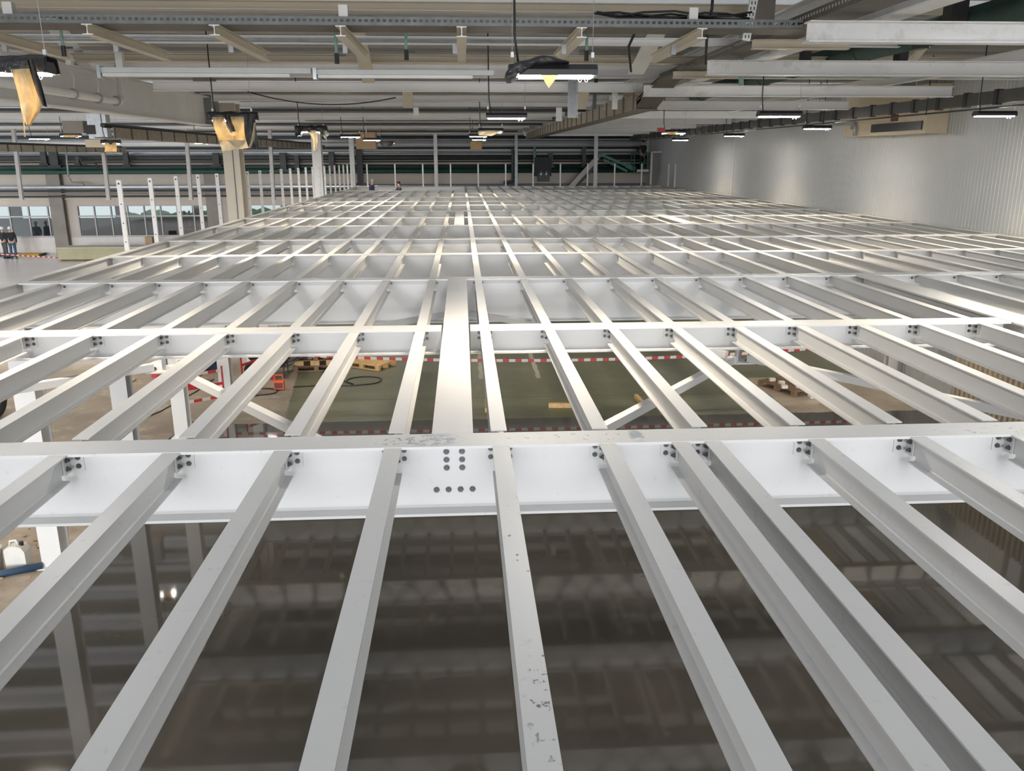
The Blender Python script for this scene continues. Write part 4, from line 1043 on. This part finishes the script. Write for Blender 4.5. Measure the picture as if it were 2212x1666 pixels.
# ================================================================== FLOOR THINGS
def pallet(x, y, z, rot, m, label, L_=1.2, W_=.8):
    r = empty('pallet', (x, y, z)); tag(r, label, 'pallet', 'wooden pallets')
    def B(name, u0, u1, v0, v1, z0, z1):
        mb = MB().box(x + u0, x + u1, y + v0, y + v1, z + z0, z + z1); return mb.build(name, m, r)
    for k in range(7):
        v = -W_ / 2 + (W_ - .09) * k / 6
        B('top_board', -L_ / 2, L_ / 2, v, v + .09, .122, .144)
    for k in range(3):
        u = -L_ / 2 + (L_ - .12) * k / 2
        B('cross_board', u, u + .12, -W_ / 2, W_ / 2, .10, .122)
        for v in (-W_ / 2, -.05, W_ / 2 - .1): B('block', u, u + .12, v, v + .1, .022, .10)
    for v in (-W_ / 2, -.05, W_ / 2 - .1): B('bottom_board', -L_ / 2, L_ / 2, v, v + .1, 0, .022)
    r.rotation_euler = (0, 0, rot)
    return r
pallet(-2.62, 22.25, 0, math.radians(-32), 'wood', 'empty pale wooden pallet lying on the green floor')
pallet(7.95, 19.15, 0, math.radians(-65), 'wood_dark', 'dark wooden pallet at the edge of the bare strip, near the right wall')
for k, (dx, dy, t) in enumerate(((-.25, -.42, 'front left'), (.12, -.40, 'front middle'), (-.18, -.05, 'centre'), (-.3, .25, 'back'))):
    tag(MB().box(7.95 + dx - .07, 7.95 + dx + .07, 19.15 + dy - .05, 19.15 + dy + .05, .144, .22).build('white_block', 'white_block'), 'small white block lying on the dark pallet, %s' % t, 'block', 'white blocks on the pallet')
tag(MB().box(8.18, 8.36, 18.28, 18.46, 0, .22).build('carton', 'white_block'), 'pale carton on the floor at the corner of the dark pallet', 'box')
for k in range(3):
    pallet(-4.02, 22.1, .52 * k * .55 if k else 0, math.radians(4), 'wood_dark', 'dark pallet in the stack left of the empty pallet, %s' % ('bottom', 'middle', 'top')[k])
    if k < 2:
        for q_ in range(3):
            for w_ in range(2):
                x = -4.45 + .42 * q_; y = 21.85 + .4 * w_
                z = .144 + .286 * k
                tag(MB().box(x - .12, x + .12, y - .1, y + .1, z, z + .142).build('carton', 'wood'), 'small wooden block in the pallet stack, %s layer, %s, %s' % (('lower', 'upper')[k], ('left', 'middle', 'right')[q_], ('front', 'back')[w_]), 'block', 'blocks in the pallet stack')
# timbers
for a, c, w, t in (((1.9, 18.0), (2.5, 17.96), .10, 'lying crossways on the green floor'), ((4.05, 18.6), (4.1, 17.66), .09, 'pointing at the camera under the brace'), ((.48, 17.7), (.50, 18.5), .10, 'beside the first joist right of the middle girder')):
    tag(MB().bar((a[0], a[1], .05), (c[0], c[1], .05), w, .10).build('timber', 'wood'), 'short pale timber ' + t, 'timber', 'short timbers')
# barrier tape
pts = []
x0, x1 = -5.68, 10.85
n_ = 60
vs = []; fs = []
for k in range(n_ + 1):
    u = k / n_; x = x0 + (x1 - x0) * u
    z = .86 + .22 * (2 * u - 1) ** 2 * .9 ; y = 19.0 + .7 * (2 * u - 1) ** 2
    for dz in (-.035, .035): vs.append((x, y, z + dz))
for k in range(n_): fs.append((2 * k, 2 * k + 2, 2 * k + 3, 2 * k + 1))
o = MB().add(vs, fs).build('barrier_tape', 'tape'); so = o.modifiers.new('thick', 'SOLIDIFY'); so.thickness = .002
tag(o, 'red and white barrier tape stretched across the green floor', 'tape')
# red site barriers
def barrier(x, y, rot, label, sign=True):
    r = empty('site_barrier', (x, y, 0)); tag(r, label, 'barrier', 'red barriers')
    f = MB()
    for s in (-.55, .55):
        f.tube([(x + s, y, .03), (x + s, y, 1.05)], .022, 8); f.bar((x + s, y - .25, .02), (x + s, y + .25, .02), .04, .03)
    f.build('frame', 'red', r)
    for k, z in enumerate((.35, .65, .95)):
        MB().bar((x - .55, y, z), (x + .55, y, z), .02, .06).build('rail', 'tape' if k != 1 else 'red', r)
    if sign: MB().box(x - .5, x - .05, y - .04, y - .02, .62, .98).build('sign_board', 'red', r)
    r.rotation_euler = (0, 0, rot); return r
barrier(-5.9, 17.9, math.radians(35), 'red site barrier with a red board, between the left columns')
barrier(-5.2, 20.35, math.radians(62), 'red and white site barrier behind the third left column', False)
# orange site lamp, bags, cables, carton
ol = empty('site_lamp', (-4.6, 19.93, 0)); tag(ol, 'orange box-shaped site lamp with a handle on the floor', 'site lamp')
MB().box(-4.72, -4.48, 19.85, 20.02, .02, .22).build('lamp_body', 'orange', ol); MB().box(-4.70, -4.50, 19.835, 19.85, .05, .19).build('lamp_front', 'maroon', ol)
MB().tube([(-4.71, 19.93, .22), (-4.69, 19.93, .37), (-4.51, 19.93, .37), (-4.49, 19.93, .22)], .016, 8).build('handle', 'orange', ol)
mb = MB()
for k in range(9): mb.ball((-5.42 + .06 * k + random.uniform(-.05, .05), 22.4 + random.uniform(-.15, .15), .12 + random.uniform(0, .25)), random.uniform(.14, .24), 8, 5, .9)
tag(mb.build('plastic_bag', 'clear_bag', smooth=True), 'crumpled clear plastic sheeting beside the pallet stack', 'plastic bag')
def cable(pts, label, r_=.014, m='black'):
    tag(MB().tube([(x, y, r_) for x, y in pts], r_, 6).build('floor_cable', m, smooth=True), label, 'cable', 'cables on the floor')
sp = lambda cx, cy, rx, ry, n, t0, t1: [(cx + rx * math.cos(t0 + (t1 - t0) * k / n), cy + ry * math.sin(t0 + (t1 - t0) * k / n)) for k in range(n + 1)]
cable([(-4.3, 20.1), (-3.6, 20.2), (-2.9, 20.1)] + sp(-2.6, 20.6, .45, .4, 14, -1.5, 4.2) + [(-3.4, 20.9), (-3.8, 21.6)], 'looped black cable from the orange lamp over the green floor')
cable(sp(-5.0, 19.7, .4, .3, 24, 0, 12), 'coiled black cable left of the orange lamp')
cable([(-9.2, 14.5), (-7.6, 16.4), (-6.9, 18.2), (-6.6, 19.8), (-6.5, 21)], 'long black cable along the brown concrete on the left')
cable([(-6.1, 15.8), (-5.95, 17.2), (-5.6, 18.4), (-5.0, 19.4)], 'black cable passing the third left column')
tag(MB().box(-9.35, -8.5, 20.5, 21.1, 0, .04).build('cardboard_sheet', 'carton'), 'flat brown cardboard sheet on the concrete at left', 'cardboard')
tag(MB().box(-9.05, -8.7, 20.7, 20.9, .04, .05).build('paper_sheet', 'white_block'), 'white paper on the brown cardboard', 'paper')
cr = empty('site_cart', (-7.3, 20.8, 0)); tag(cr, 'low white-covered cart with a red side between left columns', 'cart')
mb = MB()
for k in range(6): mb.ball((-7.75 + .18 * k, 20.8, .42), .30, 10, 6, .55)
mb.build('white_cover', 'helmet', cr, True)
MB().box(-7.9, -6.7, 20.55, 21.05, .18, .36).build('body', 'red', cr)
for x in (-7.65, -6.95): MB().tube([(x, 20.5, .14), (x, 20.6, .14)], .14, 12).build('wheel', 'rubber', cr)
dx, dy = .28, -.62
wb = empty('wheelbarrow', (-5.35 + dx, 21.9 + dy, 0)); tag(wb, 'dark wheelbarrow full of white rubble bags behind the fourth column', 'wheelbarrow')
mb = MB(); mb.add([(a + dx, b_ + dy, c) for a, b_, c in [(-5.7, 21.7, .3), (-5.0, 21.7, .3), (-5.0, 22.2, .3), (-5.7, 22.2, .3), (-5.85, 21.55, .58), (-4.8, 21.55, .58), (-4.8, 22.35, .58), (-5.85, 22.35, .58)]], [(0, 3, 2, 1), (0, 1, 5, 4), (1, 2, 6, 5), (2, 3, 7, 6), (3, 0, 4, 7)]); mb.build('tray', 'black', wb)
mb = MB(); [mb.ball((-5.6 + .2 * k + dx, 21.95 + dy, .62), .17, 8, 5) for k in range(4)]; mb.build('bag_load', 'clear_bag', wb, True)
MB().tube([(-5.9 + dx, 21.9 + dy, .17), (-5.9 + dx, 22.0 + dy, .17)], .17, 14).build('wheel', 'rubber', wb)
for y in (21.7, 22.2):
    MB().tube([(-5.9 + dx, y + dy, .2), (-4.9 + dx, y + dy, .3), (-4.4 + dx, y + dy, .62)], .018, 6).build('handle', 'darkpipe', wb)
    MB().tube([(-5.0 + dx, y + dy, .28), (-5.0 + dx, y + dy, 0)], .018, 6).build('leg', 'darkpipe', wb)
for k, (x, y) in enumerate(((-6.9, 22.0), (-7.4, 23.6), (-5.3, 23.9))):
    mb = MB(); [mb.ball((x + random.uniform(-.2, .2), y + random.uniform(-.2, .2), .15 + random.uniform(0, .35)), random.uniform(.16, .28), 8, 5) for _ in range(6)]
    tag(mb.build('tool_bag', ('bluehose', 'dark_in', 'maroon')[k], smooth=True), '%s heap of tools and bags behind the left columns' % ('blue', 'black', 'dark red')[k], 'tools')
ty = empty('machine_tyre', (-10.35, 17.9, 0)); tag(ty, 'black tyre of a site machine at the left picture edge', 'tyre')
MB().tube([(-10.35, 17.9 + .34 * math.cos(a), .46 + .34 * math.sin(a)) for a in [2 * PI * k / 20 for k in range(21)]], .13, 10, False).build('tread', 'rubber', ty, True)
MB().tube([(-10.42, 17.9, .46), (-10.28, 17.9, .46)], .24, 14).build('rim', 'grey_box', ty)
# bucket, canister, blue pipe
bu = empty('bucket', (-6.62, 10.78, 0)); tag(bu, 'pale plastic bucket standing left of the white canister', 'bucket')
mb = MB(); n_ = 20; rings = [(.0, .0), (.125, 0), (.15, .32), (.158, .32), (.158, .335), (.142, .335), (.12, .02), (0, .02)]
vs = []; fs = []
for r_, z in rings: vs += [(-6.62 + r_ * math.cos(2 * PI * j / n_), 10.78 + r_ * math.sin(2 * PI * j / n_), z) for j in range(n_)]
for i in range(len(rings) - 1):
    for j in range(n_): fs.append((i * n_ + j, i * n_ + (j + 1) % n_, (i + 1) * n_ + (j + 1) % n_, (i + 1) * n_ + j))
mb.add(vs, fs).build('shell', 'bucket', bu, True)
MB().tube([(-6.62 + .158 * math.cos(a), 10.78 - .158 * abs(math.sin(a)) - .02, .30 - .13 * abs(math.sin(a))) for a in [PI * k / 10 for k in range(11)]], .004, 5).build('wire_handle', 'galv', bu)
je = empty('jerry_can', (-6.3, 10.86, 0)); tag(je, 'white plastic canister with a black cap on the dusty concrete', 'canister')
x, y = -6.3, 10.86
prof = [(x - .13, 0.01), (x + .13, 0.01), (x + .14, .03), (x + .14, .26), (x + .10, .33), (x + .03, .35), (x - .05, .35), (x - .13, .31), (x - .14, .28), (x - .14, .03)]
MB().prism(prof, 'y', y - .09, y + .09).build('can_body', 'jerry', je)
MB().tube([(x + .07, y, .33), (x + .07, y, .39)], .03, 10).build('cap', 'black', je)
MB().tube([(x - .09, y, .33), (x - .08, y, .40), (x + .0, y, .41), (x + .03, y, .35)], .016, 8).build('handle', 'jerry', je, True)
MB().box(x - .02, x + .07, y - .092, y - .09, .08, .2).build('print_mark', 'lightsheet', je)
tag(MB().tube([(-7.4, 10.1, .05), (-6.43, 10.57, .05), (-5.95, 10.78, .05)], .05, 10).build('blue_pipe', 'bluehose', smooth=True), 'dark blue plastic pipe lying in front of the canister', 'pipe')
mb = MB()
for k in range(60):
    x, y = random.uniform(-7.6, -5.95), random.uniform(9.6, 12.6); s = random.uniform(.012, .04)
    mb.ball((x, y, s * .4), s, 6, 4, .6)
tag(mb.build('rubble', 'carton'), 'small rubble and dirt crumbs on the dusty concrete strip', 'rubble', kind='stuff')
# ribbed beige sheets by the right wall
prof = []
y = 13.2
while y < 16.4:
    prof += [(10.46, y), (10.46, y + .05), (10.40, y + .08), (10.40, y + .13)]; y += .16
poly = prof + [(10.56, y), (10.56, 13.2)]
o = MB().prism(poly, 'z', .0, 1.9).build('ribbed_sheet', 'beige_sheet'); tag(o, 'beige ribbed sheet stack leaning by the right wall under the deck', 'sheet')
# insulation packs at left
for k, (xa_, xb_) in enumerate(((-22.4, -17.4), (-17.35, -12.6))):
    r = empty('insulation_pack', ((xa_ + xb_) / 2, 47.8, 0)); tag(r, 'long pale green insulation pack before the window wall, %s one' % ('left', 'right')[k], 'insulation', 'insulation packs')
    MB().box(xa_, xb_, 47.2, 48.4, .10, .72).build('wrapped_panels', 'insul', r)
    MB().box(xa_ + .1, xb_ - .1, 47.3, 48.3, 0, .10).build('skid', 'wood_dark', r)
    MB().box(xa_, xb_, 47.15, 48.45, .72, .76).build('top_sheet', 'cream', r)
p = atY(320, 523, 48.6)
tag(MB().box(p.x - .2, p.x + .2, 48.7, 49.0, 0, p.z + .28).build('carton', 'carton'), 'brown carton standing behind the insulation packs', 'box')
mb = MB(); vs = []; fs = []
for k in range(21):
    u = k / 20
    for dz in (-.035, .035): vs.append((-29.5 + 6.9 * u, 48.7 - 1.0 * u, .75 - .55 * u ** .5 * 1.1 + dz))
for k in range(20): fs.append((2 * k, 2 * k + 2, 2 * k + 3, 2 * k + 1))
o = MB().add(vs, fs).build('barrier_tape', 'tape'); so = o.modifiers.new('thick', 'SOLIDIFY'); so.thickness = .002
tag(o, 'red and white tape trailing in front of the two helmeted people', 'tape')

# ================================================================== PEOPLE
def skin(name, chains, m, parent, base):
    me = bpy.data.meshes.new(name); vs = []; es = []; rs = []; idx = {}
    for ch in chains:
        prev = None
        for p, r_ in ch:
            key = tuple(round(c, 4) for c in p)
            if key not in idx: idx[key] = len(vs); vs.append(p); rs.append(r_)
            i = idx[key]
            if prev is not None and prev != i: es.append((prev, i))
            prev = i
    me.from_pydata(vs, es, []); me.materials.append(M[m])
    o = bpy.data.objects.new(name, me); COL.objects.link(o)
    if parent is not None: o.parent = parent
    md = o.modifiers.new('skin', 'SKIN'); md.use_smooth_shade = True
    for i, sv in enumerate(me.skin_vertices[0].data):
        rr_ = rs[i]; sv.radius = (rr_, rr_) if not isinstance(rr_, tuple) else rr_
        sv.use_root = (i == 0)
    ss = o.modifiers.new('sub', 'SUBSURF'); ss.levels = 1; ss.render_levels = 2
    return o
def person(loc, rot, label, top, trousers, head='helmet', arms='down', hgt=1.76):
    r = empty('person', loc); tag(r, label, 'person')
    s = hgt / 1.76
    V = lambda x, y, z: (x * s, y * s, z * s)
    def arm(sd):
        if arms == 'pocket': pts = [V(sd * .17, 0, 1.43), V(sd * .235, .03, 1.16), V(sd * .19, -.09, .98), V(sd * .17, -.13, .93)]
        elif arms == 'reach': pts = [V(sd * .17, 0, 1.43), V(sd * .24, -.16, 1.25), V(sd * .18, -.38, 1.26), V(sd * .17, -.46, 1.27)]
        elif arms == 'up': pts = [V(sd * .17, 0, 1.43), V(sd * .26, -.12, 1.22), V(sd * .2, -.3, 1.2), V(sd * .19, -.38, 1.2)]
        else: pts = [V(sd * .17, 0, 1.43), V(sd * .225, .02, 1.15), V(sd * .22, -.05, .90), V(sd * .215, -.07, .82)]
        return pts
    chest = V(0, 0, 1.36); neck = V(0, -.005, 1.50)
    ch = [[(V(0, 0, .96), (.15, .10)), (V(0, 0, 1.15), (.135, .095)), (chest, (.16, .105)), (neck, .055), (V(0, -.02, 1.58), .07), (V(0, -.025, 1.66), (.078, .092)), (V(0, -.02, 1.73), .06)],
          [(V(0, -.025, 1.66), (.078, .092)), (V(0, -.125, 1.645), .012)]]
    for sd in (-1, 1):
        a = arm(sd)
        ch.append([(chest, (.16, .105)), (a[0], .055), (a[1], .042), (a[2], .03), (a[3], (.036, .02))])
        d = (Vector(a[3]) - Vector(a[2])).normalized(); sx = Vector((0, 1, 0)) if abs(d.z) > .5 else Vector((1, 0, 0))
        for k, ln in enumerate((.075, .088, .092, .082, )):
            st = Vector(a[3]); q1 = st + sx * (.018 * (k - 1.5)) + d * .045; q2 = q1 + d * ln * .6 + Vector((0, -.01, -.006)); 
            ch.append([(a[3], (.036, .02)), (tuple(q1), .009), (tuple(q2), .008)])
        th = Vector(a[3]) - d * .02 + sx * .035; ch.append([(a[3], (.036, .02)), (tuple(th + d * .03), .010), (tuple(th + d * .065), .009)])
        ch.append([(V(0, 0, .96), (.15, .10)), (V(sd * .095, 0, .88), .09), (V(sd * .105, -.02, .50), .056), (V(sd * .11, .02, .09), .04), (V(sd * .115, -.12, .045), .035)])
    body = skin('body', ch, 'skin', r, loc)
    jk = [[(V(0, 0, .92), (.175, .125)), (V(0, 0, 1.15), (.165, .122)), (chest, (.185, .13)), (V(0, 0, 1.475), .085)]]
    for sd in (-1, 1):
        a = arm(sd); jk.append([(chest, (.185, .13)), (a[0], .075), (a[1], .060), (a[2], .046)])
    skin('jacket', jk, top, r, loc)
    tr_ = [[(V(0, 0, .97), (.165, .115)), (V(sd * .098, 0, .86), .105), (V(sd * .107, -.02, .50), .075), (V(sd * .11, .02, .07), .06)] for sd in (-1, 1)]
    skin('trousers', tr_, trousers, r, loc)
    for sd in (-1, 1):
        x, y = sd * .112 * s, -.05 * s
        mb = MB(); mb.prism([(x - .045, -.18 * s), (x + .045, -.18 * s), (x + .05, -.05), (x + .04, .09 * s), (x - .04, .09 * s), (x - .05, -.05)], 'z', 0, .085)
        me_o = mb.build('shoe', 'black', r, False); me_o.data.transform(Matrix.Translation(Vector(loc)))
    hm = MB(); n_ = 14
    if head == 'helmet': prof = [(.135, 1.665, -.02), (.118, 1.67, 0), (.115, 1.73, 0), (.09, 1.79, 0), (.045, 1.82, 0), (.001, 1.825, 0)]
    else: prof = [(.10, 1.66, 0), (.102, 1.70, 0), (.085, 1.755, 0), (.045, 1.785, 0), (.001, 1.79, 0)]
    vs = []; fs = []
    for r_, z, _ in prof: vs += [(r_ * .9 * math.cos(2 * PI * j / n_) * s, (-.015 + r_ * math.sin(2 * PI * j / n_)) * s, z * s) for j in range(n_)]
    for i in range(len(prof) - 1):
        for j in range(n_): fs.append((i * n_ + j, i * n_ + (j + 1) % n_, (i + 1) * n_ + (j + 1) % n_, (i + 1) * n_ + j))
    hm.add(vs, fs)
    if head == 'helmet' or head == 'cap': hm.box(-.06 * s, .06 * s, -.20 * s, -.09 * s, 1.665 * s, 1.68 * s)
    ho = hm.build({'helmet': 'helmet', 'cap': 'cap', 'hair': 'hair'}[head], head, r, True); ho.data.transform(Matrix.Translation(Vector(loc)))
    r.rotation_euler = (0, 0, rot)
    return r
pA = atz(10, 548, 0); pB = atz(29, 548, 0)
YP = 48.9
xA, xB = atY(8, 520, YP).x, atY(29, 520, YP).x
person((xA, YP, 0), math.radians(150), 'person in white helmet, dark jacket and grey trousers at the left edge', 'darkcloth', 'greycloth', 'helmet', 'pocket', 1.74)
person((xB, YP - .2, 0), math.radians(-160), 'person in white helmet, black jacket and jeans, back to camera', 'darkcloth', 'jeans', 'helmet', 'down', 1.76)
# two workers at the far left corner of the deck on a work platform
wp = empty('work_platform', (-3.9, 44.6, 0)); tag(wp, 'work platform below the far left deck corner', 'platform')
MB().box(-5.2, -2.6, 44.0, 45.2, 2.58, 2.64).build('deck_board', 'galv_dull', wp)
for x in (-5.1, -2.7):
    for y in (44.1, 45.1): MB().tube([(x, y, 0), (x, y, 2.58)], .03, 8).build('leg', 'galv', wp)
wA, wB = atY(803, 400, 44.6), atY(862, 402, 44.6)
person((wA.x, 44.6, 2.64), math.radians(75), 'worker in navy overalls and grey cap at the far left deck corner', 'navy', 'navy', 'cap', 'down', 1.78)
person((wB.x, 44.6, 2.64), math.radians(-75), 'dark-haired worker in navy overalls leaning towards the capped one', 'navy', 'navy', 'hair', 'reach', 1.66)

# boom lift ------------------------------------------------------------
YB_ = 48.4
bl = empty('boom_lift', (6.6, YB_, 0)); tag(bl, 'green boom lift with a pale lower arm behind the far deck edge', 'boom lift')
MB().box(5.0, 7.2, YB_ - .6, YB_ + .6, .35, .95).build('chassis', 'lift_green', bl)
for x in (5.4, 6.8):
    for y in (YB_ - .7, YB_ + .55): MB().tube([(x, y, .36), (x, y + .15, .36)], .36, 14).build('wheel', 'rubber', bl)
a1 = Vector((5.6, YB_, 1.0)); a2 = atY(1238, 398, YB_); a3 = atY(1290, 341, YB_)
MB().bar(a1, a2, .3, .3).build('lower_arm', 'lift_white', bl)
MB().bar(a2 - (a3 - a2).normalized() * .3, a3, .18, .26).build('boom', 'lift_white', bl)
off = Vector((.16, -.02, -.14))
MB().bar(a2 + off, a2.lerp(a3, .8) + off, .12, .16).build('boom_cylinder', 'black', bl)
g0, g1, g2, g3 = atY(1297, 334, YB_), atY(1352, 357, YB_), atY(1303, 345, YB_), atY(1355, 370, YB_)
MB().bar(g0, g1, .14, .15).build('upper_link', 'lift_green', bl)
MB().bar(g2, g3, .14, .13).build('lower_link', 'lift_green', bl)
MB().bar(a3, g0, .2, .22).build('knuckle', 'lift_green', bl)
MB().bar(g1, atY(1372, 366, YB_), .2, .25).build('basket_arm', 'lift_green', bl)
c0, c1_ = atY(1366, 372, YB_), atY(1408, 372, YB_); tz = atY(1385, 326, YB_).z
bk = MB()
x0, x1, z0 = c0.x, c1_.x, c0.z
bk.box(x0, x1, YB_ - .45, YB_ + .45, z0 - .05, z0)
for z in (z0 + .55, z0 + 1.05):
    for y in (YB_ - .43, YB_ + .43): bk.tube([(x0, y, z), (x1, y, z)], .025, 6)
    for x in (x0, x1): bk.tube([(x, YB_ - .43, z), (x, YB_ + .43, z)], .025, 6)
for x in (x0, (x0 + x1) / 2, x1):
    for y in (YB_ - .43, YB_ + .43): bk.tube([(x, y, z0), (x, y, z0 + 1.05)], .025, 6)
bk.build('basket', 'lift_green', bl)
q = atY(1385, 367, YB_)
MB().box(q.x - .35, q.x + .35, YB_ - .48, YB_ - .45, z0 + .02, z0 + .16).build('plate', 'white_block', bl)
person(((x0 + x1) / 2, YB_, z0), math.radians(200), 'worker in black standing in the green lift basket', 'darkcloth', 'darkcloth', 'hair', 'up', 1.75)
# white panel frame by the right wall at the far end
p, q = atY(1408, 328, 47.5), atY(1424, 400, 47.5)
fr = empty('panel_frame', (p.x, 47.5, 3.9)); tag(fr, 'tall white panel frame standing by the far right corner', 'frame')
f = MB(); f.box(p.x - .05, p.x + .05, 47.45, 47.55, 4.0, p.z); f.box(p.x, p.x + .55, 47.45, 47.55, p.z - .05, p.z + .02)
f.build('frame_bars', 'paint', fr)
MB().box(p.x + .05, p.x + .4, 47.48, 47.52, 4.0, p.z - .05).build('dark_sheet', 'grey_box', fr)

# ================================================================== LIGHT
w = bpy.data.worlds.new('daylight'); sc.world = w; w.use_nodes = True
bg = w.node_tree.nodes['Background']; bg.inputs['Color'].default_value = (.97, .975, 1.0, 1); bg.inputs['Strength'].default_value = .66
sd = bpy.data.lights.new('low_daylight', 'SUN'); sd.energy = 1.5; sd.angle = math.radians(22); sd.color = (.95, .965, 1.0)
so_ = bpy.data.objects.new('low_daylight', sd); COL.objects.link(so_); so_.location = (0, -8, 6)
so_.rotation_euler = Vector((0.02, math.cos(math.radians(8)), -math.sin(math.radians(8)))).to_track_quat('-Z', 'Y').to_euler()
sc.view_settings.view_transform = 'Standard'; sc.view_settings.look = 'None'; sc.view_settings.exposure = 0.72; sc.view_settings.gamma = 1; sc.view_settings.use_curve_mapping = False
sc.cycles.max_bounces = 6; sc.cycles.diffuse_bounces = 4; sc.cycles.glossy_bounces = 3; sc.cycles.transparent_max_bounces = 8; sc.cycles.sample_clamp_indirect = 4; sc.cycles.use_denoising = True
